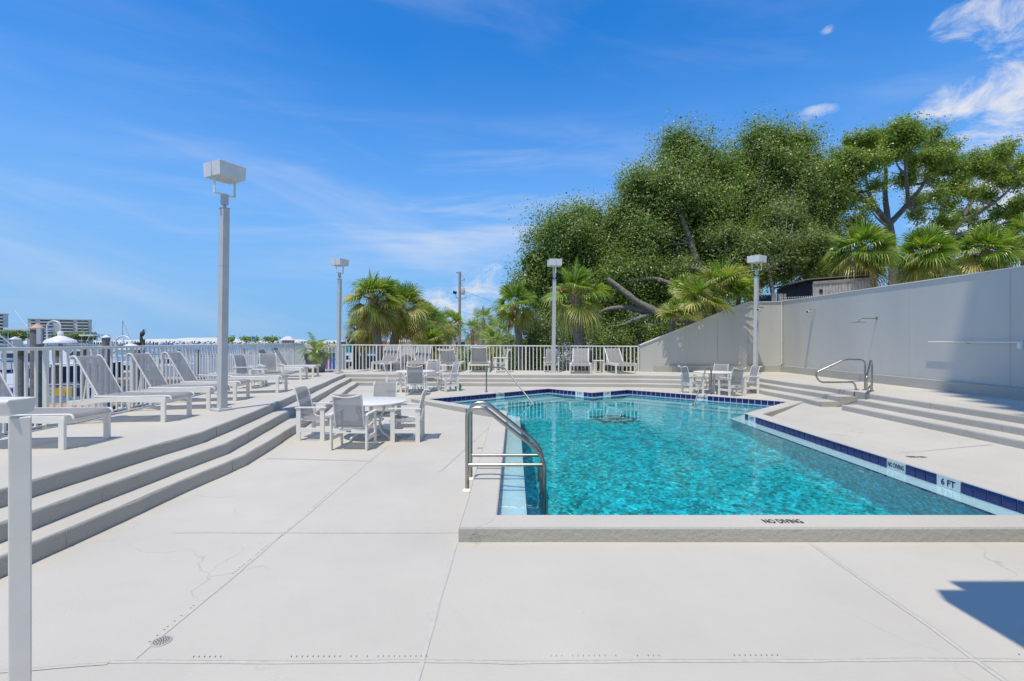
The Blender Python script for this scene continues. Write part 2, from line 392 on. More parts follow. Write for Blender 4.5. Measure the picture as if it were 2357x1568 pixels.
def facing_up(me):
    bm = bmesh.new(); bm.from_mesh(me)
    for f in bm.faces:
        f.normal_update()
        if f.normal.z < 0: f.normal_flip()
    bm.to_mesh(me); bm.free()
def sheet(name, outer, hole, zf, step, m, parent=None, kind='structure'):
    me = cdt_mesh(outer, hole, zf, step).mesh(name); facing_up(me); o = mesh_obj(name, me, m, parent)
    if kind and parent is None: o['kind'] = kind
    return o

POOL = [(-.13, 4.34), (4.87, 4.34), (4.86, 10.38), (6.84, 12.35), (3.58, 15.35), (2.33, 14.48), (1.16, 15.73), (-2.19, 12.90), (-.10, 10.65)]
CURB = offset_poly(POOL, -.30)
LEDGE = offset_poly(POOL, .27)
ZC, ZW = .12, -.012

def resample(P, step, wob=0.0, seed=0, joints=None):
    """polyline -> dense, slightly hand-made line; keeps corners. Same counts for the same segment list"""
    out = []
    for i in range(len(P) - 1):
        a, b = Vector(P[i]), Vector(P[i + 1]); n = step[i]
        for k in range(n):
            out.append(a.lerp(b, k / n))
    out.append(Vector(P[-1]))
    if wob:
        for i, p in enumerate(out):
            q = noise.noise_vector(Vector((p.x * 1.1 + seed, p.y * 1.1, seed))) * wob + noise.noise_vector(Vector((p.x * 5 + seed, p.y * 5, seed))) * wob * .35
            out[i] = Vector((p.x + q.x, p.y + q.y))
    return out
# ---- edge lines of the three steps round the pool terrace
T1 = [(-4.08, -3), (-4.08, 5.5), (-4.02, 6.5), (-4.36, 8.6), (-5.87, 17.48), (4.37, 16.96), (7.73, 16.04), (7.83, 13.9), (8.0, 12.6), (7.95, 11.57)]
T2 = [(-3.79, -3), (-3.76, 5.5), (-3.72, 6.5), (-4.10, 8.6), (-5.55, 17.15), (4.30, 16.62), (7.42, 15.74), (7.50, 13.9), (7.62, 12.6), (7.56, 11.56)]
T3 = [(-3.53, -3), (-3.51, 5.5), (-3.48, 6.5), (-3.80, 8.7), (-5.20, 16.83), (4.22, 16.28), (7.10, 15.44), (7.12, 13.9), (7.18, 12.6), (7.14, 11.55)]
B1 = [(7.95, 11.05), (7.97, 7.75), (7.98, -3)]; B2 = [(7.62, 11.0), (7.60, 7.6), (7.60, -3)]; B3 = [(7.26, 10.95), (7.23, 7.5), (7.24, -3)]
segA = [int(max(2, (Vector(T1[i + 1]) - Vector(T1[i])).length / .13)) for i in range(len(T1) - 1)]
segB = [int(max(2, (Vector(B1[i + 1]) - Vector(B1[i])).length / .13)) for i in range(len(B1) - 1)]
def lvl(n):
    def f(x, y):
        z0 = zd(x, y)
        return .45 - (.45 - z0) * (n - 1) / 3 if n < 4 else z0 - .03
    return f
def step_set(Ls, seg, nm, jn):
    E = [resample(L_, seg, .020, 3 + 5 * i) for i, L_ in enumerate(Ls)]
    root = empty(nm, (0, 0, 0)); root['kind'] = 'structure'
    n = len(E[0]); back = []
    for k in range(3):
        up = [(E[0][i] - E[1][i]).normalized() for i in range(n)]
        r = MB(); rows = []
        for i in range(n):
            p = E[k][i]; z = lvl(k + 1)(p.x, p.y); zl = lvl(k + 2)(p.x, p.y) - (.0 if k == 2 else .02)
            u = up[i]; q = p + u * .016
            chip = .012 * noise.noise(Vector((p.x * 4, p.y * 4, k * 7.7))) + .006 * noise.noise(Vector((p.x * 11, p.y * 11, k)))
            rows.append([(q.x, q.y, z), (p.x + u.x * .004, p.y + u.y * .004, z - .008 - abs(chip)), (p.x, p.y, z - .022), (p.x - u.x * .003, p.y - u.y * .003, zl)])
        vs = [v for rw in rows for v in rw]; fs = [(i * 4 + j, i * 4 + j + 1, (i + 1) * 4 + j + 1, (i + 1) * 4 + j) for i in range(n - 1) for j in range(3)]
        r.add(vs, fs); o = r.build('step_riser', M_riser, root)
        if k == 0: back = [rw[0] for rw in rows]
        if k < 2:
            t = MB(); vs = []
            for i in range(n):
                a = E[k][i] - up[i] * -.0 ; b = E[k + 1][i] + up[i] * .016
                z = lvl(k + 2)(b.x, b.y); vs += [(a.x + up[i].x * .01, a.y + up[i].y * .01, z), (b.x, b.y, z)]
            t.add(vs, [(2 * i, 2 * i + 1, 2 * i + 3, 2 * i + 2) for i in range(n - 1)])
            o = t.build('step_tread', M_deck, root); facing_up(o.data)
        # construction joints: thin filled grooves in the riser face
        for i in jn[k]:
            if i >= n: continue
            p = E[k][i]; u = up[i]; z = lvl(k + 1)(p.x, p.y); zl = lvl(k + 2)(p.x, p.y)
            d = Vector((-u.y, u.x)); c = p - u * .0035
            MB().box((c.x, c.y, (z + zl) / 2 - .004), (.008, .007, z - zl - .014), rz=math.atan2(u.y, u.x) + R(90)).build('joint_seam', M_joint, root)
    return back, root
edgeA, stepsA = step_set([T1, T2, T3], segA, 'terrace_steps', [(55, 75, 95, 116, 140), (58, 78, 98, 124), (53, 70, 86, 112)])
edgeB, stepsB = step_set([B1, B2, B3], segB, 'side_steps', [(12, 34), (24,), (17, 38)])
# cheek wall that closes the far flight, with its three stepped end faces and the crack in it
ck = MB()
ck.prism([(7.145, .06), (7.565, .06), (7.565, .335 - .004), (7.145, .217 - .004)][:0] or [(7.15, .02), (8.25, .02), (8.25, .446), (7.955, .446), (7.955, .332), (7.565, .332), (7.565, .214), (7.15, .214)], 1, 11.48, 11.555)
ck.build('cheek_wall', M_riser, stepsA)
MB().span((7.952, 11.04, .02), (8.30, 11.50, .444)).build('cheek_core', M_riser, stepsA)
cr = MB(); pr = None
for k in range(13):
    x = 7.42 + k * .044; p = Vector((x, 11.478, .08 + .013 * k + .018 * noise.noise(Vector((k * .7, 1, 2)))))
    if pr: cr.bar(pr, p, .004, .009)
    pr = p
cr.build('crack', M_slot, stepsA)
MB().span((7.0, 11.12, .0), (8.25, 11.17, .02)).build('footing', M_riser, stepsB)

# ---- decks
upper_outer = [(-6.50, -3), (-6.50, 7.0), (-6.80, 9.0), (-8.42, 20.25), (4.85, 18.98), (4.9, 18.8), (10.25, 18.8), (10.25, -3)]
inner = [(p[0], p[1]) for p in reversed(edgeB)] + [(p[0], p[1]) for p in reversed(edgeA)]
upper = sheet('upper_deck', upper_outer + inner, None, lambda x, y: .45 - .03 * sm((-5.2 - x) / 1.3), .8, M_deck)
sk = MB(); P = upper_outer[:6]
for a, b in zip(P[:-1], P[1:]): sk.quad((a[0], a[1], .42 if a[0] < 0 else .45), (b[0], b[1], .42 if b[0] < 0 else .45), (b[0], b[1], -3), (a[0], a[1], -3))
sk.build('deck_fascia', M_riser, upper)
lower = sheet('pool_deck', [(-7, -3), (9.2, -3), (9.2, 17.9), (-7, 17.9)], offset_poly(CURB, .12), lambda x, y: zd(x, y), .35, M_deck)
# near part of the floor beyond the frame, left and behind
# control joints with their slotted drain strips
_sz = [0]
def strip(a, b, w, z, m, nm, wob=.0):
    _sz[0] += 1; z += .00012 * _sz[0]
    s = MB(); a, b = Vector(a), Vector(b); n = max(2, int((b - a).length / .12)); d = (b - a).normalized(); s_ = Vector((-d.y, d.x)); vs = []
    for i in range(n + 1):
        p = a.lerp(b, i / n) + s_ * (noise.noise(Vector((i * .23, a.x, a.y))) * wob + noise.noise(Vector((i * .9, a.y, a.x))) * wob * .4)
        ww = w * (1 + .6 * noise.noise(Vector((i * .5, b.x, 3)))) / 2
        for t in (-1, 1): vs.append((p.x + s_.x * ww * t, p.y + s_.y * ww * t, zd(p.x, p.y) + z))
    s.add(vs, [(2 * i, 2 * i + 1, 2 * i + 3, 2 * i + 2) for i in range(n)]); return s.build(nm, m, lower)
for a, b in (((-1.94, 2.55), (-1.93, 8.1)), ((-2.9, 4.24), (-.46, 4.24)), ((-2.05, 2.535), (4.2, 2.56)), ((-.47, 1.5), (-.455, 4.02)), ((2.36, 1.8), (2.41, 4.0)),
             ((-.9, 6.2), (-.45, 9.3)), ((-3.4, 6.9), (-1.9, 6.75)), ((5.25, 7.2), (7.1, 7.35)), ((-3.3, 2.36), (-2.05, 2.53))):
    strip(a, b, .030, .0016, M_crack, 'joint_fill', .012); strip((a[0] + .012, a[1] + .006), (b[0] + .012, b[1] + .006), .0016, .0030, M_hair, 'hairline_crack', .012)
sl = MB()
for (a, b, skip) in (((-1.97, 2.62), (-1.95, 4.2), .25), ((-1.9, 2.575), (4.1, 2.60), .45), ((-1.93, 3.9), (-1.96, 5.6), .5)):
    a, b = Vector(a), Vector(b); d = (b - a).normalized(); n = int((b - a).length / .028)
    for i in range(n):
        if noise.noise(Vector((i * .06, a.x * 3, 0))) < -.05 + skip * .3 or rnd.random() < .2: continue
        p = a.lerp(b, i / n); sl.box((p.x, p.y, .0035), (.0025 if abs(d.x) > .5 else .009, .010 if abs(d.x) > .5 else .0025, .002))
o = sl.build('drain_slots', M_slot, lower); o['kind'] = 'stuff'
dc = G(371, 1477.5, 0)
drain = empty('floor_drain', (dc.x, dc.y, 0), 0, 'round white perforated floor drain in the foreground deck', 'drain')
MB().lathe([(.0, .004), (.045, .005), (.051, .003), (.053, -.002)], 28, cap=False).build('drain_cover', M_concrete, drain, 30)
for r_, n in ((.0, 1), (.012, 6), (.024, 11), (.035, 16)):
    for k in range(n):
        a = 6.283 * k / n + r_; MB().lathe([(.0034, 0), (.0034, .0016)], 6, (r_ * math.cos(a), r_ * math.sin(a), .0052)).build('drain_hole', M_slot, drain)

# ---- swimming pool
pool = empty('swimming_pool', (0, 0, 0)); pool['kind'] = 'structure'
def dense(P, s=.28):
    out = []
    for i in range(len(P)):
        a, b = Vector(P[i]), Vector(P[(i + 1) % len(P)]); n = NS[i]
        out += [a.lerp(b, k / n) for k in range(n)]
    return out
NS = [max(2, int((Vector(POOL[i]) - Vector(POOL[(i + 1) % 9])).length / .25)) for i in range(9)]
loops = [dense(POOL), dense(offset_poly(POOL, -.012)), dense(offset_poly(POOL, -.288)), dense(CURB), dense(CURB)]
zs = [ZC - .012, ZC, ZC, ZC - .014, -.06]
n = len(loops[0]); vs = []; fs = []
for li, (lp, z) in enumerate(zip(loops, zs)):
    for p in lp:
        q = noise.noise_vector(Vector((p.x * 1.3, p.y * 1.3, 5))) * (.006 if li in (2, 3, 4) else .001)
        vs.append((p.x + q.x, p.y + q.y, z))
cp = MB(); cp.add(vs, [(l * n + i, l * n + (i + 1) % n, (l + 1) * n + (i + 1) % n, (l + 1) * n + i) for l in range(2) for i in range(n)])
o = cp.build('coping', M_deck, pool); facing_up(o.data)
cf = MB(); cf.add(vs, [(l * n + i, l * n + (i + 1) % n, (l + 1) * n + (i + 1) % n, (l + 1) * n + i) for l in range(2, 4) for i in range(n)])
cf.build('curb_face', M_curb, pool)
# backing behind the tiles, ledge, walls, floor
NP = len(POOL)
def wallband(A, B, za, zb, m, nm):
    w = MB(); zb_ = zb if callable(zb) else (lambda x, y: zb)
    for i in range(NP):
        j = (i + 1) % NP; a, b, c, d = A[i], A[j], B[j], B[i]
        w.quad((a[0], a[1], za), (b[0], b[1], za), (c[0], c[1], zb_(*c)), (d[0], d[1], zb_(*d)))
    return w.build(nm, m, pool)
def plaster(name, c, sp):  # noqa
    m, nt, p = newmat(name); N, L = nt.nodes.new, nt.links.new
    p.inputs['Roughness'].default_value = .6
    tc = N('ShaderNodeTexCoord'); v = N('ShaderNodeTexVoronoi'); v.inputs['Scale'].default_value = 24; L(tc.outputs['Object'], v.inputs['Vector'])
    n1 = N('ShaderNodeTexNoise'); n1.inputs['Scale'].default_value = 5; n1.inputs['Detail'].default_value = 7; n1.inputs['Roughness'].default_value = .7; L(tc.outputs['Object'], n1.inputs['Vector'])
    hs = N('ShaderNodeHueSaturation'); hs.inputs['Color'].default_value = (*c, 1)
    sp_ = N('ShaderNodeSeparateColor'); L(v.outputs['Color'], sp_.inputs[0])
    a = N('ShaderNodeMapRange'); a.inputs[3].default_value = 1 - sp; a.inputs[4].default_value = 1 + sp; L(sp_.outputs[0], a.inputs[0])
    b = N('ShaderNodeMath'); b.operation = 'MULTIPLY'; L(a.outputs[0], b.inputs[0])
    a2 = N('ShaderNodeMapRange'); a2.inputs[1].default_value = .3; a2.inputs[2].default_value = .7; a2.inputs[3].default_value = 1 - sp; a2.inputs[4].default_value = 1 + sp; L(n1.outputs['Fac'], a2.inputs[0]); L(a2.outputs[0], b.inputs[1])
    L(b.outputs[0], hs.inputs['Value'])
    L(hs.outputs[0], p.inputs['Base Color']); return m
M_plaster = plaster('pool_plaster', (.20, .66, .72), .12)
M_floor = plaster('ripple_glint_floor', (.006, .54, .60), .50)  # turquoise stands in for the water's tint, painted speckle for its ripple glints
M_ledge = plaster('ledge_plaster', (.72, .78, .79), .04)
def zf(x, y): return -1.0 - .75 * sm((11.0 - y) / 5.5)
wallband(offset_poly(POOL, -.004), offset_poly(POOL, -.004), ZC - .006, -.06, M_grout, 'tile_bed')
wallband(offset_poly(POOL, -.006), LEDGE, -.034, -.034, M_ledge, 'gutter_ledge')
FLOORP = LEDGE
wallband(LEDGE, FLOORP, -.030, lambda x, y: zf(x, y) - .02, M_floor, 'pool_wall')
fl = sheet('pool_floor', FLOORP, None, zf, .5, M_floor, pool)
# underwater steps along the two far arms, dark nosing on each
for i in (7, 4):    # edges H-I and E-F (index of first vertex: 6->7 and 3->4)
    a, b = Vector(LEDGE[i - 1]), Vector(LEDGE[i]); d = (b - a).normalized(); nn = Vector((-d.y, d.x))
    for k in range(3):
        w0, w1 = .34 * k, .34 * (k + 1); z = -.26 - .24 * k
        c = (a + b) / 2 + nn * (w0 + w1) / 2; ang = math.atan2(d.y, d.x)
        MB().box((c.x, c.y, (z + zf(c.x, c.y)) / 2 - .02), ((b - a).length - .02 - .1 * k, .336, z - zf(c.x, c.y) + .04), rz=ang).build('pool_step', M_plaster, pool)
        e = (a + b) / 2 + nn * (w1 - .02)
        MB().box((e.x, e.y, z + .003), ((b - a).length - .03 - .1 * k, .045, .006), rz=ang).build('step_nosing', M_tileblue, pool)
# tiles
tile_me = MB().box((0, 0, 0), (.139, .010, .118)).mesh('tile'); tile_me.materials.append(M_tileblue)
tile2_me = MB().box((0, 0, 0), (.140, .010, .075)).mesh('tile'); tile2_me.materials.append(M_tileblue)
MARK = []   # (edge, px0, px1, text)
def edge_t(i, px):
    a, b = Vector(POOL[i]), Vector(POOL[(i + 1) % NP]); k = (px - CX) / F
    den = (b.x - a.x) - k * (b.y - a.y); return (k * a.y - a.x) / den
marks = {1: [(2047, 2086, 'NO DIVING'), (2163.7, 2212, '6 FT'), (1721, 1737, '4 FT')], 5: [(1325, 1343.5, '3 FT')], 4: [(1387.5, 1401, '3 FT')],
         3: [(1600, 1622, 'NO DIVING')], 6: [(1145.5, 1162.6, 'NO DIVING')]}
def text_mesh(s, size, depth=.001, bold=.0, wx=1.0):
    c = bpy.data.curves.new('txt', 'FONT'); c.body = s; c.size = size; c.align_x = 'CENTER'; c.align_y = 'CENTER'; c.extrude = depth; c.offset = bold; c.resolution_u = 2
    o = bpy.data.objects.new('txt', c); me = bpy.data.meshes.new_from_object(o); bpy.data.objects.remove(o); bpy.data.curves.remove(c)
    if wx != 1: me.transform(Matrix.Scale(wx, 4, (1, 0, 0)))
    return me
M_ink = simple('black_lettering', (.012, .012, .014), .5)
def lettering(s, size, parent, loc, right, up, bold=.003, wx=1.0, m=None, nm='lettering'):
    me = text_mesh(s, size, .0012, bold, wx); r, u = Vector(right).normalized(), Vector(up).normalized()
    mw = Matrix((r, u, r.cross(u))).transposed().to_4x4(); me.transform(mw)
    o = mesh_obj(nm, me, m or M_ink, parent); o.location = loc; return o
for i in range(NP):
    if i == 0: continue
    a, b = Vector(POOL[i]), Vector(POOL[(i + 1) % NP]); Ln = (b - a).length; d = (b - a) / Ln; nn = Vector((-d.y, d.x)); ang = math.atan2(d.y, d.x)
    nt_ = round(Ln / .1525); w = Ln / nt_; used = []
    for (p0, p1, s) in marks.get(i, []):
        t0, t1 = sorted((edge_t(i, p0) * Ln, edge_t(i, p1) * Ln)); c = round(((t0 + t1) / 2) / w) ; used.append((c - 1, c)); cc = a + d * (c * w)
        # two white tiles with the print across them
        mk = MB().box((0, 0, 0), (w * 2 - .008, .012, .122)).build('depth_marker', M_tilewhite, pool); mk.location = (cc.x + nn.x * .003, cc.y + nn.y * .003, .043); mk.rotation_euler.z = ang
        lettering(s, .098 if len(s) < 6 else .082, mk, (0, .0068, 0), (-1, 0, 0), (0, 0, 1), .002, 1.0 if len(s) < 6 else .62)
    for k in range(nt_):
        if any(k in u for u in used): continue
        c = a + d * ((k + .5) * w); o = bpy.data.objects.new('tile', tile_me); link(o, pool); o.location = (c.x + nn.x * .002, c.y + nn.y * .002, .043); o.rotation_euler.z = ang
for i in (1, 8):
    a, b = Vector(LEDGE[i]), Vector(LEDGE[(i + 1) % NP]); Ln = (b - a).length; d = (b - a) / Ln; nn = Vector((-d.y, d.x)); ang = math.atan2(d.y, d.x); nt_ = round(Ln / .1525); w = Ln / nt_
    for k in range(nt_):
        c = a + d * ((k + .5) * w); o = bpy.data.objects.new('ledge_tile', tile2_me); link(o, pool); o.location = (c.x + nn.x * .003, c.y + nn.y * .003, -.074); o.rotation_euler.z = ang
bd = MB()
for i in (2, 3, 4, 5, 6, 7):
    a, b = Vector(LEDGE[i]), Vector(LEDGE[(i + 1) % NP]); Ln = (b - a).length; d = (b - a) / Ln; nn = Vector((-d.y, d.x)); ang = math.atan2(d.y, d.x); nt_ = round(Ln / .1525); w = Ln / nt_
    for k in range(nt_):
        c = a + d * ((k + .5) * w) + nn * .003; bd.box((c.x, c.y, -.060), (.146, .010, .050), rz=ang)
o = bd.build('ledge_tile_row', M_tileblue, pool); o['kind'] = 'stuff'
# returns / floor fittings, printed lettering on the near coping and on the curb
for px, py in ((1765, 1008), (1983, 1092)):
    p = Vector((4.585, (4.585) * F / (px - CX), -.30)); MB().lathe([(.05, 0), (.05, .012), (.02, .016)], 14).build('return_fitting', M_white, pool).matrix_world = Matrix.Translation(p) @ Matrix.Rotation(R(-90), 4, 'Y')
c = G(1802, 1201, ZC); lettering('NO DIVING', .125, pool, (c.x, c.y, ZC + .0015), (1, 0, 0), (0, 1, 0), .002, .50)
a, b = Vector(CURB[7]), Vector(CURB[8])
def on_edge(a, b, px):
    k = (px - CX) / F; t = (k * a.y - a.x) / ((b.x - a.x) - k * (b.y - a.y)); return a.lerp(b, t)
p = on_edge(a, b, 1079); d = (b - a).normalized(); nn = Vector((d.y, -d.x))
lettering('3  FT', .12, pool, (p.x + nn.x * .008, p.y + nn.y * .008, .05), (d.x, d.y, 0), (0, 0, 1), .003, .9)
MB().box((-.45, 7.55, .004), (.16, .10, .008)).build('skimmer_lid', M_concrete, pool)
c = G(2093, 1059, .03); lettering('NO DIVING', .10, pool, (5.6, 6.95, zd(5.6, 6.95) + .012), (-1, .12, 0), (-.1, -1, 0), .002, .6)
# ship's wheel mosaic on the floor
wheel = empty('ships_wheel_emblem', (2.25, 11.55, 0)); wheel.parent = pool
wz = zf(2.25, 11.2) + .02
ew = MB(); ew.tube([(.62 * math.cos(a), .62 * math.sin(a), wz) for a in np.linspace(0, 6.283, 41)[:-1]], .06, 5, closed=True)
ew.tube([(.20 * math.cos(a), .20 * math.sin(a), wz) for a in np.linspace(0, 6.283, 21)[:-1]], .030, 5, closed=True)
for k in range(8):
    a = 6.283 * k / 8 + .2; ew.bar((.05 * math.cos(a), .05 * math.sin(a), wz), (.92 * math.cos(a), .92 * math.sin(a), wz), .05, .03)
    ew.bar((.72 * math.cos(a), .72 * math.sin(a), wz), (.86 * math.cos(a), .86 * math.sin(a), wz), .085, .03)
bpy.data.objects.remove(wheel); o = ew.build('wheel_emblem', M_navy, pool); o.location = (2.38, 11.5, 0); o.scale = (.70, .70, 1)
# water
def water_material():
    m, nt, p = newmat('pool_water'); N, L = nt.nodes.new, nt.links.new; nt.nodes.remove(p)
    g = N('ShaderNodeBsdfGlass'); g.inputs['IOR'].default_value = 1.33; g.inputs['Roughness'].default_value = 0.0; g.inputs['Color'].default_value = (.86, .995, 1, 1)
    o = nt.nodes['Material Output']; L(g.outputs[0], o.inputs['Surface']); return m
M_water = water_material()
W = offset_poly(POOL, -.0035); wm = MB(); nW = len(W)
def ripple(x, y):
    if min(abs(x - a[0]) + abs(y - a[1]) for a in W) < .02: return ZW
    k = .10 + .90 * sm((12.4 - y) / 4.5)
    return ZW + k * (.0009 * noise.noise(Vector((x * 3.1, y * 3.1, 1))) + .0005 * noise.noise(Vector((x * 10, y * 10, 7))) + .0009 * noise.noise(Vector((x * 20, y * 20, 3))))
top = cdt_mesh(W, None, ripple, .024)
wm.add(top.v, top.f); big = W
wm.add([(p[0], p[1], ZW) for p in W] + [(p[0], p[1], -2.2) for p in W], [(i, (i + 1) % nW, nW + (i + 1) % nW, nW + i) for i in range(nW)])
bt = cdt_mesh(W, None, lambda x, y: -2.2, 9); wm.add(bt.v, bt.f)
me = wm.mesh('pool_water'); bm = bmesh.new(); bm.from_mesh(me); bmesh.ops.remove_doubles(bm, verts=bm.verts, dist=1e-4); bmesh.ops.recalc_face_normals(bm, faces=bm.faces); bm.to_mesh(me); bm.free()
me.shade_smooth(); me.set_sharp_from_angle(angle=R(40))
water = mesh_obj('pool_water', me, M_water); water['kind'] = 'structure'
water.cycles.is_caustics_caster = True
for o in bpy.data.objects:
    if o.parent is pool: o.cycles.is_caustics_receiver = True

# ---- boundary wall on the right, in two legs, with plinth and seams
WT = 3.10
wallA = empty('sloping_wall', (4.85, 18.75, .45), 0, 'grey rendered wall with a sloping top rising from the white railing', 'wall')
dA = Vector((10.2 - 4.85, 18.82 - 18.72)).normalized()
def zt(px):   # top profile from the photograph
    return np.interp(px, [1474, 1600, 1659, 1722, 1799], [795.7, 743.9, 719, 696, 695.2])
wa = MB(); prof = []
for px in (1474, 1600, 1659, 1722, 1799, 1830):
    x = (px - CX) / F * 18.75; prof.append((x - 4.85, EYE + (CY - float(zt(px))) / F * 18.75 - .45))
prof = [(prof[0][0], -.5)] + prof + [(prof[-1][0], -.5)]
wa.prism(prof, 1, 0.0, .22); wa.build('wall_body', M_wall, wallA, bevel=.01)
cap = MB()
for a, b in zip(prof[1:-2], prof[2:-1]): cap.bar((a[0] - .01, .10, a[1] + .012), (b[0] + .01, .10, b[1] + .012), .27, .022)
cap.build('wall_coping', M_rail, wallA)
pb = MB(); n_ = 40
for k in range(n_): pb.box((.62 + k * .12, -.055, .115), (.121, .11 + .012 * noise.noise(Vector((k * .8, 0, 0))), .24 + .01 * noise.noise(Vector((k * .5, 3, 0)))))
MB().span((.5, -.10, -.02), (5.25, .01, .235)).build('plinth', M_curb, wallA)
for px in (1651, 1722): MB().box(((px - CX) / F * 18.75 - 4.85, -.002, 1.2), (.018, .004, 2.1 if px > 1700 else 1.5)).build('wall_seam', M_joint, wallA)
for px, z0, z1 in ((1702, .26, 1.0), (1798, .26, 2.62)):
    x = (px - CX) / F * 18.75 - 4.85; pp = MB(); pp.tube([(x, -.03, z1), (x, -.03, z0 + .06), (x - .06, -.03, z0)], .014, 6)
    for zz in (z0 + .1, z0 + .28, min(z1, z0 + .9)): pp.box((x, -.02, zz), (.05, .03, .02))
    pp.build('conduit', M_rail, wallA, 40)
wallB = empty('long_wall', (10.2, 0, .45), 0, 'tall grey rendered wall along the right side with the shower', 'wall')
wb = MB(); wb.span((0, -3, -.5), (.22, 18.72, WT - .45)); wb.build('wall_body', M_wall, wallB, bevel=.01)
MB().span((-.02, -3, WT - .45), (.25, 18.8, WT - .425)).build('wall_coping', M_rail, wallB)
MB().span((-.11, -3, -.02), (.0, 18.62, .235)).build('plinth', M_curb, wallB)
for px in (1842.7, 1953, 2094.5, 2326.6):
    y = 10.2 * F / (px - CX); MB().box((-.0015, y, 1.42), (.003, .009, 2.38)).build('wall_seam', M_crack, wallB)
    MB().box((-.0025, y + .016, 1.42), (.004, .008, 2.38)).build('wall_seam', M_wall, wallB)

# ---- terrain, harbour
def ground_z(x, y):
    z = -2.0 + 4.5 * sm((x - 5.0) / 8.0)
    return z + .12 * noise.noise(Vector((x * .15, y * .15, 0)))
gr = sheet('ground', [(-8.3, 20.5), (5.2, 19.3), (10.6, 19.15), (10.6, -60), (260, -60), (260, 420), (-190, 420), (-88, 205), (-31, 72)], None, ground_z, 7, M_ground)
rd = MB(); rd.add([(-26, 48, -1.985), (-4, 44, -1.985), (6, 90, -1.985), (-34, 96, -1.985)], [(0, 1, 2, 3)])
sb = MB(); sb.add([(-7000, -3000, -6.5), (7000, -3000, -6.5), (7000, 9000, -6.5), (-7000, 9000, -6.5)], [(0, 1, 2, 3)]); sb.build('seabed', M_sand)['kind'] = 'structure'
def sea_material():
    m, nt, p = newmat('harbour_water'); N, L = nt.nodes.new, nt.links.new
    p.inputs['Base Color'].default_value = (.035, .115, .21, 1); p.inputs['Roughness'].default_value = .12; p.inputs['IOR'].default_value = 1.33
    tc = N('ShaderNodeTexCoord'); mp = N('ShaderNodeMapping'); mp.inputs['Scale'].default_value = (1, .6, 1); L(tc.outputs['Object'], mp.inputs[0])
    n = N('ShaderNodeTexNoise'); n.inputs['Scale'].default_value = 1.6; n.inputs['Detail'].default_value = 6; L(mp.outputs[0], n.inputs['Vector'])
    b = N('ShaderNodeBump'); b.inputs['Strength'].default_value = .7; b.inputs['Distance'].default_value = .18; L(n.outputs['Fac'], b.inputs['Height']); L(b.outputs[0], p.inputs['Normal']); return m
hw = MB(); hw.add([(-7000, -3000, -2.8), (7000, -3000, -2.8), (7000, 9000, -2.8), (-7000, 9000, -2.8)], [(0, 1, 2, 3)]); hw.build('harbour_water', sea_material())['kind'] = 'structure'
# far dunes
dn = MB(); NX, NY = 150, 7; vs = []
for j in range(NY):
    y = 620 + j * 60
    for i in range(NX):
        px = -300 + i * 20; x = (px - CX) / F * y
        t = j / (NY - 1); h = math.sin(math.pi * min(1, t * 1.3)) if t < .77 else .4
        top = np.interp(px, [-300, 0, 200, 300, 400, 450, 520, 600, 720, 800, 1200, 3000], [1, 1, 1.2, 3.3, 4.6, 6.0, 5.0, 3.4, 2.8, 3.0, 3, 3])
        z = -3.4 + (top + 3.6) * max(0, h) * (.8 + .35 * noise.noise(Vector((px * .012, j * .8, 4)))) + 1.1 * noise.noise(Vector((px * .05, j * 1.3, 9))) * h
        vs.append((x, y, z))
dn.add(vs, [(j * NX + i, j * NX + i + 1, (j + 1) * NX + i + 1, (j + 1) * NX + i) for j in range(NY - 1) for i in range(NX - 1)])
dn.build('sand_dunes', M_sand, smooth=60)['kind'] = 'structure'
# ================================================================== FURNITURE AND FITTINGS
def sling_strip(prof, w, nu=7, sag=0.0, wtop=None):
    """profile [(x,z)] swept over y in -w/2..w/2"""
    m = MB(); n = len(prof); vs = []
    for i, (x, z) in enumerate(prof):
        ww = w if wtop is None else w + (wtop - w) * i / (n - 1)
        for k in range(nu):
            t = k / (nu - 1) * 2 - 1
            nx, nz = 0, 0
            vs.append((x, t * ww / 2, z - sag * (1 - t * t) * math.sin(math.pi * i / (n - 1))))
    m.add(vs, [(i * nu + k, i * nu + k + 1, (i + 1) * nu + k + 1, (i + 1) * nu + k) for i in range(n - 1) for k in range(nu - 1)])
    return m
def smooth_path(pts, n=5):
    P = [Vector((p[0], 0, p[1])) for p in pts]; out = []
    for i in range(len(P) - 1):
        p0, p1, p2, p3 = P[max(0, i - 1)], P[i], P[i + 1], P[min(len(P) - 1, i + 2)]
        for k in range(n):
            t = k / n; q = .5 * ((2 * p1) + (p2 - p0) * t + (2 * p0 - 5 * p1 + 4 * p2 - p3) * t * t + (3 * p1 - p0 - 3 * p2 + p3) * t ** 3); out.append((q.x, q.z))
    out.append((P[-1].x, P[-1].z)); return out

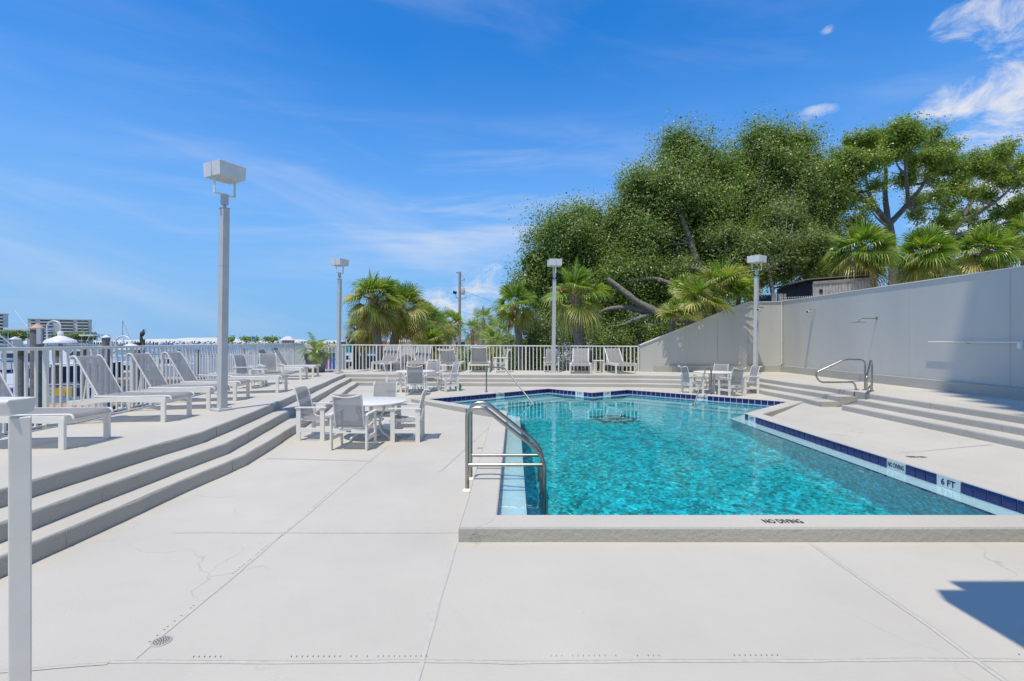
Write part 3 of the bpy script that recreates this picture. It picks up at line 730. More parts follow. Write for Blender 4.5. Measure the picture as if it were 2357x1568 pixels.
# --- sun lounger: local +x runs from the foot to the head, legs stand on z=0
def make_lounger(name, back_deg=61):
    t = empty(name); W = .61
    for s in (-1, 1):
        y = s * (W / 2)
        MB().box((.035, y, .172), (.062, .040, .344)).build('leg', M_white, t, bevel=.004)
        MB().box((1.335, y, .150), (.062, .040, .300)).build('leg', M_white, t, bevel=.004)
        pf = smooth_path([(-.0, .368), (.03, .366), (.25, .362), (.70, .360), (.98, .352), (1.12, .335), (1.20, .318), (1.37, .315)], 3)
        lo = smooth_path([(1.37, .255), (1.2, .252), (1.08, .262), (.90, .290), (.5, .292), (.25, .286), (.12, .284), (.0, .300)], 3)
        MB().prism(pf + lo, 1, y - .017, y + .017).build('side_rail', M_white, t, bevel=.003)
        MB().tube([(x, s * (W / 2 - .035), z) for x, z in smooth_path([(-.055, .325), (-.05, .345), (-.02, .372), (.1, .374), (.5, .368), (1.04, .372)], 4)], .013, 7).build('sling_rail', M_white, t, 50)
    MB().box((.035, 0, .315), (.030, W - .04, .075)).build('foot_board', M_white, t, bevel=.004)
    MB().box((1.345, 0, .280), (.030, W - .04, .055)).build('head_board', M_white, t, bevel=.004)
    MB().box((.60, 0, .315), (.04, W - .04, .03)).build('cross_brace', M_white, t)
    sg = smooth_path([(-.055, .330), (-.045, .355), (-.01, .383), (.10, .386), (.5, .378), (1.03, .384)], 4)
    sling_strip(sg, W - .09, 7, .012).build('seat_sling', M_sling, t, 60)
    a = R(back_deg); h = Vector((1.02, .385)); L_ = .665; d = Vector((math.cos(a), math.sin(a))); nrm = Vector((-d.y, d.x))
    pts = [h, h + d * .3, h + d * (L_ - .08), h + d * (L_ - .01) - nrm * .015, h + d * (L_ + .01) - nrm * .055, h + d * (L_ - .005) - nrm * .085]
    if back_deg < 10: pts = [h, h + d * .3, h + d * .6, h + d * .75]
    bp = smooth_path([(p.x, p.y) for p in pts], 4)
    sling_strip([(x - nrm.x * -.006, z + nrm.y * .006) for x, z in bp], W - .14, 7, .0, W - .16).build('back_sling', M_sling, t, 60)
    for s in (-1, 1):
        MB().tube([(x, s * (W / 2 - .068), z) for x, z in bp], .014, 7).build('back_rail', M_white, t, 50)
    e = bp[-1]; MB().tube([(e[0], -W / 2 + .068, e[1]), (e[0] + .015, 0, e[1] - .012), (e[0], W / 2 - .068, e[1])], .012, 7).build('top_bar', M_white, t, 50)
    if back_deg > 20:
        for s in (-1, 1):
            q = h + d * .30; st = MB(); st.tube([(q.x, s * (W / 2 - .06), q.y), (1.20, s * (W / 2 - .05), .33)], .010, 6); st.tube([(q.x - .06 * d.x, s * (W / 2 - .06), q.y - .06 * d.y), (1.13, s * (W / 2 - .05), .34)], .006, 6)
            st.build('back_strut', M_white, t, 50)
    return t
# --- arm chair: local +x is the way it faces
def make_chair(name):
    t = empty(name); W = .56
    for s in (-1, 1):
        y = s * W / 2
        MB().box((.205, y, .272), (.075, .028, .544)).build('leg', M_white, t, bevel=.004)
        MB().box((-.215, y, .272), (.075, .028, .544)).build('leg', M_white, t, bevel=.004)
        MB().box((-.005, y, .185), (.36, .022, .065)).build('stretcher', M_white, t, bevel=.003)
        MB().prism([(-.27, .545), (-.24, .552), (.24, .556), (.275, .548), (.275, .572), (.24, .580), (-.24, .574), (-.27, .567)], 1, y - .030, y + .030).build('arm', M_white, t, bevel=.005)
    MB().box((-.215, 0, .300), (.024, W - .028, .070)).build('back_apron', M_white, t, bevel=.003)
    MB().box((.205, 0, .295), (.024, W - .028, .045)).build('front_apron', M_white, t, bevel=.003)
    pf = smooth_path([(.262, .335), (.268, .362), (.245, .380), (.12, .362), (-.02, .345), (-.12, .348), (-.185, .385), (-.205, .45), (-.235, .60), (-.285, .80), (-.315, .868), (-.352, .890), (-.392, .878)], 4)
    sling_strip(pf, W - .105, 7, 0, W - .13).build('sling', M_sling, t, 60)
    for s in (-1, 1):
        n = len(pf); MB().tube([(x, s * ((W - .105) / 2 * (1 - i / n) + (W - .13) / 2 * i / n + .008), z - .004) for i, (x, z) in enumerate(pf)], .0125, 7).build('sling_rail', M_white, t, 50)
    e = pf[-1]; f_ = pf[0]
    MB().tube([(e[0] - .01 * math.cos(k) + .03 * (1 - abs(k) / 1.5), k / 1.5 * (W - .12) / 2, e[1] - .035 * (1 - (k / 1.5) ** 2)) for k in np.linspace(-1.5, 1.5, 9)], .011, 7).build('top_bar', M_white, t, 50)
    MB().tube([(.10 - .03, k * (W - .12) / 2, .345 - .05 * (1 - k * k)) for k in np.linspace(-1, 1, 9)], .010, 6).build('seat_bow', M_white, t, 50)
    MB().box((-.2285, 0, .300), (.003, .075, .016)).build('maker_plate', M_dark, t)
    return t
def make_table(name, h=.62, r=.585):
    t = empty(name)
    MB().lathe([(.0, h), (r - .01, h), (r, h - .006), (r, h - .022), (r - .02, h - .028), (.0, h - .028)], 48, cap=False).build('table_top', M_white, t, 40)
    MB().tube([(.30 * math.cos(a), .30 * math.sin(a), h - .045) for a in np.linspace(0, 6.283, 25)[:-1]], .014, 6, closed=True).build('top_ring', M_white, t, 50)
    MB().tube([(.20 * math.cos(a), .20 * math.sin(a), .30) for a in np.linspace(0, 6.283, 21)[:-1]], .012, 6, closed=True).build('lower_ring', M_white, t, 50)
    for k in range(4):
        a = R(45 + 90 * k + 12)
        P = smooth_path([(.27, h - .04), (.30, h - .14), (.22, .34), (.20, .22), (.27, .11), (.38, .07), (.43, .035), (.42, .012)], 4)
        MB().tube([(x * math.cos(a), x * math.sin(a), z) for x, z in P], .017, 7).build('leg', M_white, t, 50)
    MB().lathe([(.13, .0), (.135, .035), (.06, .05), (.022, .06), (.022, h - .03)], 18, cap=False).build('umbrella_sleeve', M_white, t, 40)
    return t
def make_side_table(name):
    t = empty(name)
    MB().box((0, 0, .435), (.40, .40, .022)).build('table_top', M_white, t, bevel=.004)
    for x in (-1, 1):
        for y in (-1, 1): MB().box((x * .165, y * .165, .212), (.055, .028, .424)).build('leg', M_white, t, bevel=.003)
        MB().box((x * .165, 0, .395), (.022, .33, .045)).build('apron', M_white, t)
    return t

UP = .45
def dz(x): return UP - .03 * sm((-5.2 - x) / 1.3)
LG = 'sun loungers on the upper deck'
L0 = make_lounger('sun_lounger'); L0['category'] = 'sun lounger'; L0['group'] = LG
LF = make_lounger('sun_lounger', 2); LF['category'] = 'sun lounger'; LF['group'] = LG
LL = make_lounger('sun_lounger', 50); LL['category'] = 'sun lounger'; LL['group'] = LG
used = set()
def place(src, pos, deg, label, z=None, sc_=None, wide=1):
    o = src if src.name not in used else None
    if o is None: o = copy_tree(src)
    used.add(src.name); o.location = (pos[0], pos[1], z if z is not None else dz(pos[0])); o.rotation_euler.z = R(deg); o['label'] = label
    if sc_: o.scale = (sc_,) * 3
    o.scale = (1, wide, 1)
    return o
place(L0, (-4.86, 5.72), 181, 'nearest white lounger with grey sling, at the left edge beside the white corner post')
place(L0, (-5.04, 7.54), 182, 'second white lounger from the camera, between white post and nearest lamp pole')
place(L0, (-5.25, 8.93), 185, 'white lounger with raised back, its foot just behind the nearest lamp pole')
place(L0, (-5.46, 10.12), 186, 'white raised lounger just beyond the nearest lamp pole, before the flat one')
place(LF, (-5.32, 11.58), 187, 'white lounger lying flat in the left row, in front of the two deck chairs')
place(L0, (-6.50, 15.62), 186, 'white lounger with raised back left of the last one, near the potted plant')
place(L0, (-6.62, 16.85), 187, 'last white lounger of the left row, closest to the grey planter')
place(L0, (-4.95, 18.85), 86, 'white lounger facing the pool, leftmost along the far railing', wide=1.2)
place(L0, (-3.60, 18.80), 88, 'white lounger facing the pool, second from the left along the far railing', wide=1.2)
place(LL, (2.42, 17.60), 82, 'white lounger facing the pool with low back, just right of the middle lamp pole', wide=1.2)
place(LL, (4.02, 17.50), 99, 'white lounger facing the pool, rightmost along the far railing by the grey wall', wide=1.2)
place(LL, (-2.20, 19.55), 262, 'white lounger turned from the pool, low leaning back, beside small side table', wide=1.2)
place(L0, (-1.22, 19.62), 270, 'white lounger turned away from the pool, its upright dark back to the camera', wide=1.2)
CG = 'white armchairs with grey slings'
C0 = make_chair('armchair'); C0['category'] = 'armchair'; C0['group'] = CG
def chair(x, y, deg, label, z=None):
    o = place(C0, (x, y), deg, label, z if z is not None else zd(x, y)); k = .90 if x > 5 else .955; o.scale = (k, k, k)
chair(-2.42, 7.62, 88, 'armchair with its back to the camera at the nearest round table')
chair(-3.27, 8.40, -4, 'armchair seen from its side on the left of the nearest round table, by the steps')
chair(-1.73, 8.26, 182, 'armchair seen from its side on the right of the nearest round table')
chair(-2.40, 9.15, 270, 'armchair facing the camera behind the nearest round table')
chair(-2.74, 14.25, 92, 'armchair with its back to the camera at the far left round table')
chair(-3.55, 14.95, 14, 'armchair in side view on the left of the far left round table')
chair(-2.55, 15.72, 262, 'armchair half hidden behind the far left round table')
chair(-1.95, 15.15, 212, 'armchair right of the far left round table, green ball at its foot')
chair(5.28, 14.55, 8, 'armchair left of the right hand round table, beside the stainless handrail')
chair(6.18, 14.05, 112, 'armchair with its back to the camera at the right hand round table')
chair(6.35, 15.25, 236, 'armchair behind the right hand round table by the far steps')
chair(6.86, 14.55, 184, 'armchair on the right of the right hand round table, by the side steps')
chair(-6.72, 12.75, -6, 'deck armchair in side view in the left row behind the flat lounger', dz(-6.7))
chair(-6.72, 13.85, -50, 'deck armchair turned to the camera in the left row beside the low side table', dz(-6.7))
chair(-.43, 18.55, 182, 'armchair in side view by the far railing, facing left', UP)
chair(1.48, 18.62, 262, 'armchair facing the camera behind the middle lamp pole', UP)
TB = make_table('round_table'); TB['category'] = 'round table'; TB['group'] = 'round white patio tables'
place(TB, (-2.38, 8.42), 0, 'nearest round white patio table with four armchairs', 0)
place(TB, (-2.92, 15.0), 30, 'round white patio table in the far left corner below the steps', zd(-2.9, 15.0))
place(TB, (5.95, 14.65), 15, 'round white patio table on the right side of the pool below the lamp', zd(5.95, 14.6))
ST = make_side_table('side_table'); ST['category'] = 'side table'; ST['group'] = 'small white side tables'
place(ST, (-6.78, 13.25), 5, 'low white side table between the two deck armchairs in the left row')
place(ST, (-2.98, 18.85), 2, 'small white side table between the loungers left of centre on the far railing')
place(ST, (3.20, 18.45), 2, 'small white side table between the two loungers nearest the grey wall')
bl = MB(); bl.lathe([(.11 * math.cos(a), .11 * math.sin(a)) for a in np.linspace(-1.56, 1.56, 12)], 16)
tag(bl.build('ball', M_green, None, 60, loc=(-1.66, 15.32, zd(-1.6, 15.3) + .11)), 'small green ball on the pool deck behind an armchair leg', 'ball')

# --- railings
def railing(name, pts, zb, zt_, label, step=1.0, nb=7):
    root = empty(name, (pts[0][0], pts[0][1], .45), 0, label, 'railing'); root['group'] = 'white metal railings'; o0 = Vector((pts[0][0], pts[0][1], .45))
    V = [Vector((p[0], p[1], 0)) for p in pts]; tot = sum((b - a).length for a, b in zip(V[:-1], V[1:]))
    def pos(s):
        for a, b in zip(V[:-1], V[1:]):
            L_ = (b - a).length
            if s <= L_ + 1e-6: return a.lerp(b, min(1, s / L_)), math.atan2(b.y - a.y, b.x - a.x)
            s -= L_
        return V[-1], math.atan2((V[-1] - V[-2]).y, (V[-1] - V[-2]).x)
    zT = lambda s: zt_[0] + (zt_[1] - zt_[0]) * s / tot
    for nm, w, h, zz in (('top_rail', .062, .045, None), ('bottom_rail', .035, .030, zb)):
        m = MB(); s = 0
        acc = [0]
        for a, b in zip(V[:-1], V[1:]): acc.append(acc[-1] + (b - a).length)
        for i in range(len(V) - 1):
            za = zT(acc[i]) - .022 if zz is None else zz; zb2 = zT(acc[i + 1]) - .022 if zz is None else zz
            a, b = V[i].copy(), V[i + 1].copy(); e = (b - a).normalized() * .012; a.z = za; b.z = zb2; m.bar(a - e - o0, b + e * (.5 if i < len(V) - 2 else 1) - o0, w, h)
        m.build(nm, M_rail, root, bevel=.006)
    hgt = (zt_[0] - .045) - (zb); me_b = MB().box((0, 0, .5), (.032, .024, 1)).mesh('baluster'); me_b.materials.append(M_rail)
    me_p = MB().box((0, 0, .5), (.052, .052, 1)).mesh('post'); me_p.materials.append(M_rail)
    n = int(tot / step * nb); w = tot / n
    for k in range(n + 1):
        p, a = pos(k * w); isp = k % nb == 0 or k == n
        o = bpy.data.objects.new('post' if isp else 'baluster', me_p if isp else me_b); link(o, root)
        z0 = zb - (.13 if isp else .0); z1 = zT(k * w) - .044; o.location = (p.x - o0.x, p.y - o0.y, z0 - .45); o.scale = (1, 1, z1 - z0); o.rotation_euler.z = a
    return root
railing('railing', [(-6.56, -1.0), (-6.56, 7.0), (-6.86, 9.0), (-8.50, 20.30)], .44, (1.555, 1.525), 'long white metal railing down the left side facing the harbour')
railing('railing', [(-8.44, 20.31), (4.82, 19.02)], .44, (1.475, 1.425), 'white metal railing across the far end in front of the palms')
# --- near corner post with its wide cap rail (close to the camera, left)
cp_ = empty('corner_post', (-1.482, 1.50, 0), 0, 'thick white post with flared cap rail, nearest the camera at the left edge', 'post')
MB().box((0, 0, .705), (.050, .050, 1.41), rz=R(43)).build('post', M_rail, cp_, bevel=.003)
cpm = MB(); prof = [(-.036, 1.422), (-.030, 1.418), (.030, 1.418), (.036, 1.422), (.048, 1.458), (.043, 1.465), (-.043, 1.465), (-.048, 1.458)]
cpm.prism([(y, z) for y, z in prof], 0, -1.2, .008); o = cpm.build('cap_rail', M_rail, cp_, bevel=.004)

# --- lamp posts
def lamp(px, py, z, rz, label, lean=.012, first=[None]):
    b = G(px, py, z)
    if first[0] is None:
        t = empty('lamp_post'); t['category'] = 'lamp post'; t['group'] = 'square headed deck lamps'
        MB().box((0, 0, .018), (.27, .27, .036)).build('base_plate', M_pole, t, bevel=.006)
        for x in (-1, 1):
            for y in (-1, 1): MB().lathe([(.014, 0), (.014, .02), (.006, .028)], 6, (x * .095, y * .095, .036)).build('anchor_bolt', M_pole, t)
        pl = MB().box((0, 0, 1.73), (.118, .118, 3.39)).build('pole', M_pole, t, bevel=.006)
        MB().box((0, 0, 2.45), (.120, .120, .004)).build('pole_seam', M_joint, pl)
        MB().box((0, 0, 3.432), (.130, .130, .014)).build('pole_cap', M_pole, t)
        MB().lathe([(.03, 3.44), (.03, 3.50)], 12).build('neck', M_pole, t, 40)
        MB().lathe([(.055, 3.495), (.060, 3.50), (.060, 3.665), (.052, 3.67)], 20).build('socket', M_pole, t, 40)
        y_ = MB(); H0 = 3.66
        for s in (-1, 1):
            y_.bar((0, s * .02, H0), (0, s * .175, H0 - .0), .045, .018); y_.bar((0, s * .175, H0 - .009), (0, s * .175, 3.99), .045, .018)
        y_.build('yoke', M_head, t, bevel=.003)
        hd = MB(); s0, s1 = .222, .232; za, zb = 3.925, 4.155
        hd.add([(a * s0, b_ * s0, za) for a, b_ in ((-1, -1), (1, -1), (1, 1), (-1, 1))] + [(a * s1, b_ * s1, zb) for a, b_ in ((-1, -1), (1, -1), (1, 1), (-1, 1))],
               [(0, 1, 5, 4), (1, 2, 6, 5), (2, 3, 7, 6), (3, 0, 4, 7), (4, 5, 6, 7)])
        hd.add([(a * s0, b_ * s0, za) for a, b_ in ((-1, -1), (1, -1), (1, 1), (-1, 1))] + [(a * .200, b_ * .200, za + .004) for a, b_ in ((-1, -1), (1, -1), (1, 1), (-1, 1))], [(0, 4, 5, 1), (1, 5, 6, 2), (2, 6, 7, 3), (3, 7, 4, 0)])
        h_ = hd.build('lamp_head', M_head, t, bevel=.004)
        MB().box((0, 0, za + .012), (.40, .40, .012)).build('lens', M_lens, h_)
        g = MB()
        for k in range(-3, 4): g.box((k * .055, 0, za + .003), (.005, .40, .008)); g.box((0, k * .055, za + .002), (.40, .005, .008))
        g.build('lens_grid', M_head, h_)
        for s in (-1, 1): MB().box((0, s * .229, (za + zb) / 2), (.030, .006, zb - za + .004)).build('head_strap', M_pole, h_)
        first[0] = t
    else: t = copy_tree(first[0])
    t.location = b; t.rotation_euler = (0, lean, R(rz)); t['label'] = label
    # lean about the view axis: keep the head turned, tip slightly to the right
    t.rotation_mode = 'QUATERNION'; from mathutils import Quaternion
    t.rotation_quaternion = Quaternion((0, 1, 0), lean) @ Quaternion((0, 0, 1), R(rz)); return t
lamp(511, 944.5, .45, -28, 'nearest square headed grey lamp post, standing by the left steps')
lamp(779, 858, .45, -24, 'square headed lamp post at the far left corner in front of the palms')
lamp(1273.6, 857.6, .45, 8, 'square headed lamp post in the middle of the far railing')
l4 = lamp(1739, 861, .45, 32, 'square headed lamp post on the right with a small camera on its pole')

def security_camera(loc, rz, label, tilt=.2):
    t = empty('security_camera', loc, rz, label, 'camera')
    m = MB(); m.tube([(.0, 0, .0), (.0, 0, -.05), (.06, 0, -.09)], .022, 8); m.build('bracket', M_rail, t, 50)
    b = MB(); b.tube([(-.10, 0, .035 + tilt * .1), (.0, 0, .04), (.16, 0, .03 - tilt * .16)], [.042, .045, .045], 12); b.build('camera_body', M_rail, t, 50)
    MB().tube([(.160, 0, .030 - tilt * .16), (.166, 0, .029 - tilt * .16)], .034, 12).build('camera_lens', M_black, t, 50)
    MB().box((.03, 0, .088), (.26, .105, .008)).build('sun_shield', M_tan if 'pole' in label else M_rail, t)
    return t
security_camera(Vector(at(1752, 713, 17.35)), R(205), 'small bullet camera with a sun bleached hood on the right lamp pole')
security_camera(Vector(at(1876, 718, 10.2 * F / (1876 - CX))) + Vector((-.14, 0, 0)), R(200), 'small white bullet camera mounted high on the long grey wall')
# shower
ys = 10.2 * F / (2019 - CX); pS = at(2019, 733, ys)
sh = empty('shower', (10.2, ys, pS.z), 0, 'chrome rain shower arm and square head on the long grey wall', 'shower')
MB().tube(fillet([(0, 0, 0), (-.50, -.02, .0), (-.52, -.02, -.10)], .05), .012, 8).build('shower_arm', M_steel, sh, 50)
MB().tube([(-.003, 0, 0), (-.02, 0, 0)], .035, 12).build('wall_flange', M_steel, sh, 50)
MB().tube([(-.03, 0, 0), (-.03, 0, .05)], .008, 6).build('valve_stub', M_steel, sh)
MB().box((-.52, -.02, -.11), (.25, .25, .012)).build('shower_head', M_steel, sh, bevel=.003)
# long pole hung on the wall and the white lantern next to it
y0, y1 = 10.1 * F / (2136 - CX), 9.2
sk = empty('skimmer_pole', (10.12, y0, 1.60), 0, 'long thin white pole hung level along the grey wall at the right', 'pole')
MB().tube([(0, 0, 0), (0, y1 - y0, .0)], .013, 8).build('pole', M_rail, sk, 50)
for k in (.35, .93): MB().tube([(.08, (y1 - y0) * k, -.03), (-.0, (y1 - y0) * k, -.03), (-.03, (y1 - y0) * k, .02)], .008, 6).build('hook', M_steel, sk)
wl = empty('wall_light', at(2350, 795, 10.05 * F / (2350 - CX)), 0, 'small white jar shaped wall light at the right edge of the long wall', 'wall light')
MB().lathe([(.0, -.075), (.045, -.07), (.055, -.02), (.055, .04), (.04, .055), (.0, .055)], 16, cap=False).build('globe', M_boatw, wl, 40)
MB().tube([(0, 0, .05), (.02, 0, .085), (.14, 0, .085)], .012, 6).build('bracket', M_rail, wl)

# --- stainless rails
def tube_obj(nm, pts, r, parent, f=.12, seg=12): return MB().tube(fillet(pts, f, 7), r, seg).build(nm, M_steel, parent, 60)
ld = empty('pool_ladder', (-.487, 5.41, 0), 0, 'stainless steel pool ladder with two tall grab rails in the foreground', 'pool ladder')
for k, yy in ((0, 0.0), (1, .45)):
    base = (0, yy, 0)
    tube_obj('grab_rail', [(0, yy, -.02), (0, yy, .885), (.17, yy, .915), (.84, yy, .385), (.845, yy, -.95)], .0225, ld, .17, 14)
    MB().tube([(.0, yy, .285), (.84, yy, .285)], .019, 12).build('cross_rail', M_steel, ld, 60)
    MB().lathe([(.055, 0), (.056, .010), (.040, .024), (.026, .030)], 20, (0, yy, .001)).build('escutcheon', M_white, ld, 50)
for k in range(3): MB().box((.845, .225, -.22 - .29 * k), (.09, .45, .025)).build('tread', M_steel, ld, bevel=.004)
for k in (0, 1): MB().box((.80, .45 * k, .05), (.03, .012, .20)).build('rail_clamp', M_dark, ld)
def loop_rail(name, base, ang, pts, label, r=.021, esc=True, f=.10):
    t = empty(name, base, ang, label, 'handrail'); tube_obj('rail', pts, r, t, f)
    if 'thin' in label: t.children[0].data.materials[0] = M_steel2
    t['group'] = 'stainless steel handrails'
    for p in (pts[0], pts[-1]):
        if p[2] < .05 and esc and p[2] > -.1: MB().lathe([(.05, 0), (.05, .012), (.024, .02)], 16, (p[0], p[1], .002)).build('escutcheon', M_steel, t, 50)
    return t
loop_rail('handrail', (-.75, 14.58, .13), math.atan2(-.76, .645), [(0, 0, -.03), (0, 0, .73), (.86, 0, .73), (2.25, 0, -.35)], 'thin stainless handrail down into the far left corner of the pool')
loop_rail('handrail', (5.64, 14.10, .12), math.atan2(-.80, -.60), [(0, 0, -.03), (0, 0, .72), (.52, 0, .74), (1.80, 0, -.35)], 'thin stainless handrail down into the far right corner of the pool')
loop_rail('handrail', (8.41, 11.86, .45), R(180 - 3), [(0, 0, -.02), (0, 0, .72), (.46, 0, .735), (1.16, 0, .40), (1.06, 0, .18), (.24, 0, .19), (.20, 0, -.02)], 'stainless loop handrail reaching out over the far flight of side steps', f=.13)
loop_rail('handrail', (8.43, 11.66, .45), math.atan2(-.76, -.66), [(0, 0, -.02), (0, 0, .70), (.22, 0, .73), (1.08, 0, .38), (1.0, 0, .10), (.16, 0, .15), (.12, 0, -.02)], 'stainless loop handrail turned towards the camera above the near flight of side steps', f=.10)

# --- building behind the camera that throws the shade on the right
M_tower = mat('tower_render', (.55, .54, .50), .8, var=.05)
tw = empty('condo_tower', (4.2, -1, 0), 0, 'pale high rise with stacked balconies behind the viewpoint, shading the right end of the terrace', 'building')
MB().span((0, -16, -2), (24, 0, 42.3)).build('wall', M_tower, tw)
for k in range(14): MB().span((-.32, -6, 2.6 + 3 * k), (.0, .0, 2.8 + 3 * k)).build('balcony_slab', M_tower, tw)
for k in range(13):
    for j in range(6):
        MB().span((1.2 + j * 3.8, -.0, 3.4 + 3 * k), (3.8 + j * 3.8, .03, 5.2 + 3 * k)).build('window', M_glass, tw)
cn = empty('entrance_canopy', (2.0, 1.94, 0), 0, 'flat two step canopy beside the viewpoint, casting the corner shadow at lower right', 'canopy')
h1, h2 = 4.5, 4.9; s = LDIR.x / -LDIR.z, LDIR.y / -LDIR.z
c1 = (2.74 - s[0] * h1, 3.27 - s[1] * h1); c2 = (2.98 - s[0] * h2, 3.39 - s[1] * h2)
MB().prism([(c1[0] - 2.0, -3 - 1.94), (6, -3 - 1.94), (6, c1[1] - 1.94), (c1[0] + .05 - 2.0, c1[1] - 1.94), (c1[0] - 2.0, c1[1] - .10 - 1.94)], 2, h1 - .12, h1).build('canopy_roof', M_tower, cn)
MB().span((c2[0] - 2.0, -4, h2 - .1), (6, c2[1] - 1.94, h2)).build('canopy_upper_roof', M_tower, cn)
MB().span((3.2, -3.5, 0), (3.45, -3.2, h1 - .12)).build('column', M_tower, cn); MB().span((3.2, -1.6, 0), (3.45, -1.35, h1 - .12)).build('column', M_tower, cn)
MB().span((3.3, -3.4, h1), (3.5, -1.4, h2 - .1)).build('upstand', M_tower, cn)
# ================================================================== VEGETATION
def leaf_cloud(P, Nrm, size, aspect=.5, jit=.35):
    """P (n,3) leaf centres -> two-triangle folded leaves with random orientation"""
    n = len(P); a = rng.normal(size=(n, 3)); a /= np.linalg.norm(a, axis=1, keepdims=True)
    u = a - Nrm * (a * Nrm).sum(1, keepdims=True) * (1 - jit); u /= np.linalg.norm(u, axis=1, keepdims=True) + 1e-9
    w = np.cross(Nrm + rng.normal(size=(n, 3)) * .45, u); w /= np.linalg.norm(w, axis=1, keepdims=True) + 1e-9
    s = size * rng.uniform(.65, 1.35, size=(n, 1))
    V = np.stack([P - u * s * .5, P + w * s * aspect * .5, P + u * s * .5, P - w * s * aspect * .5], 1).reshape(-1, 3)
    return V, np.arange(4 * n).reshape(n, 4)
def crown(blobs, n, csize=.38, ppc=45, rough=.22):
    n = int(n * 1.75)
    if ppc >= 40: ppc = int(ppc * 2.2); csize *= 1.22
    """blobs (x,y,z,rx,ry,rz) -> leaf positions in uneven clumps near the surface of each blob"""
    B = np.array(blobs, float); area = B[:, 3] * B[:, 5] + B[:, 3] * B[:, 4] + B[:, 4] * B[:, 5]
    nc = n // ppc; idx = rng.choice(len(B), nc, p=area / area.sum()); b = B[idx]
    d = rng.normal(size=(nc, 3)); d /= np.linalg.norm(d, axis=1, keepdims=True); d[:, 2] = np.where(rng.random(nc) < .25, d[:, 2], np.abs(d[:, 2]) * np.sign(d[:, 2] + .75))
    nz = np.array([noise.noise(Vector((q[0] * 2.3 + bb[0], q[1] * 2.3, q[2] * 2.3 + bb[2]))) for q, bb in zip(d, b)]); rr = rng.uniform(.45, 1.0, nc) ** .5 * (1 + nz * .42 + rng.normal(size=nc) * rough * .35)
    c = b[:, :3] + d * b[:, 3:] * rr[:, None]
    if nc > 60:   # leave deep uneven hollows between the leafy masses
        keep = np.array([noise.noise(Vector((q[0] * .55, q[1] * .55, q[2] * .75))) + .5 * noise.noise(Vector((q[0] * 1.3, q[1] * 1.3, q[2] * 1.5))) > -.42 for q in c]); c, d, nc = c[keep], d[keep], int(keep.sum())
    k = np.repeat(np.arange(nc), ppc); ax = d + rng.normal(size=(nc, 3)) * .5 + np.array([0, 0, .5]); ax /= np.linalg.norm(ax, axis=1, keepdims=True); off = np.clip(rng.normal(size=(len(k), 3)), -1.7, 1.7) * csize * .62 * rng.uniform(.5, 1.25, nc)[k][:, None]; off += ax[k] * (np.clip(rng.normal(size=(len(k), 1)), -1.6, 1.9) * csize * rng.uniform(.4, 1.3, nc)[k][:, None])
    P = c[k] + off; out = d[k] * .55 + off * .3 / csize + np.array([0, -.12, .42]) + rng.normal(size=off.shape) * .30; out /= np.linalg.norm(out, axis=1, keepdims=True)
    return P, out, c
def leaves(name, P, Nn, size, m, parent, aspect=.58):
    size = size * .90
    V, Fq = leaf_cloud(P, Nn, size, aspect); me = raw_mesh(name, V, Fq); return mesh_obj(name, me, m, parent)
def twigs(mb, a, b, r0, r1, wob=.15, seg=6):
    a, b = Vector(a), Vector(b); n = max(3, int((b - a).length / .5)); pts = []
    for i in range(n + 1):
        t = i / n; p = a.lerp(b, t) + noise.noise_vector(Vector((a.x * 3 + t * 3, b.y + t * 2, b.z))) * wob * math.sin(math.pi * t) * (b - a).length * .5
        pts.append(p)
    mb.tube(pts, [r0 + (r1 - r0) * i / n for i in range(n + 1)], seg)
def path_tube(mb, pts, r0, r1, seg=9):
    P = fillet(pts, 1.2, 4); n = len(P); mb.tube([p + noise.noise_vector(p * 1.2) * r0 * .35 for p in P], [r0 + (r1 - r0) * i / (n - 1) for i in range(n)], seg)
def pxblob(px, py, d, rp, rq=None, rd=None):
    """blob centred on a photo pixel at depth d, radii in photo pixels"""
    c = at(px, py, d); r = rp / F * d; q = (rq or rp) / F * d; return (c.x, c.y, c.z, r, rd or (r + q) / 2, q)
def tree(name, base, limbs, blobs, nl, size, m, label, cat='tree', group=None, csize=.38, ppc=45, r0=.35, trunkm=None, extra=6, aspect=.5):
    t = empty(name, base, 0, label, cat, group); b = Vector(base)
    mb = MB()
    for L_ in limbs: path_tube(mb, [Vector(p) - b for p in L_[0]], L_[1], L_[2])
    P, Nn, C = crown(blobs, nl, csize, ppc)
    # small branches from the limbs to a sample of the clumps
    if limbs:
        ends = [Vector(p) for L_ in limbs for p in L_[0][1:]]
        for c in C[rng.choice(len(C), min(len(C), extra * 8), replace=False)]:
            c = Vector(c); e = min(ends, key=lambda q: (q - c).length); twigs(mb, e - b, c - b, .05, .012, .2, 5)
    if mb.v: mb.build('trunk', trunkm or M_bark, t, 60)
    if nl > 15000:    # dense inner foliage
        B = np.array(blobs, float); k = rng.choice(len(B), int(nl * .16), p=B[:, 3] ** 2 / (B[:, 3] ** 2).sum()); q = rng.normal(size=(len(k), 3)); q /= np.linalg.norm(q, axis=1, keepdims=True)
        q = B[k, :3] + q * B[k, 3:] * (rng.random(len(k)) ** .4 * .78)[:, None]; V1, F1 = leaf_cloud(P, Nn, size * .9, .58); N2 = rng.normal(size=q.shape); N2 /= np.linalg.norm(N2, axis=1, keepdims=True); V2, F2 = leaf_cloud(q, N2, size * 2.3, .7)
        mesh_obj('crown', raw_mesh('crown', np.concatenate([V1, V2]) - np.array(base)[None, :], np.concatenate([F1, F2 + len(V1)])), m, t)
    else: leaves('crown', P - np.array(base)[None, :], Nn, size, m, t, aspect)
    return t

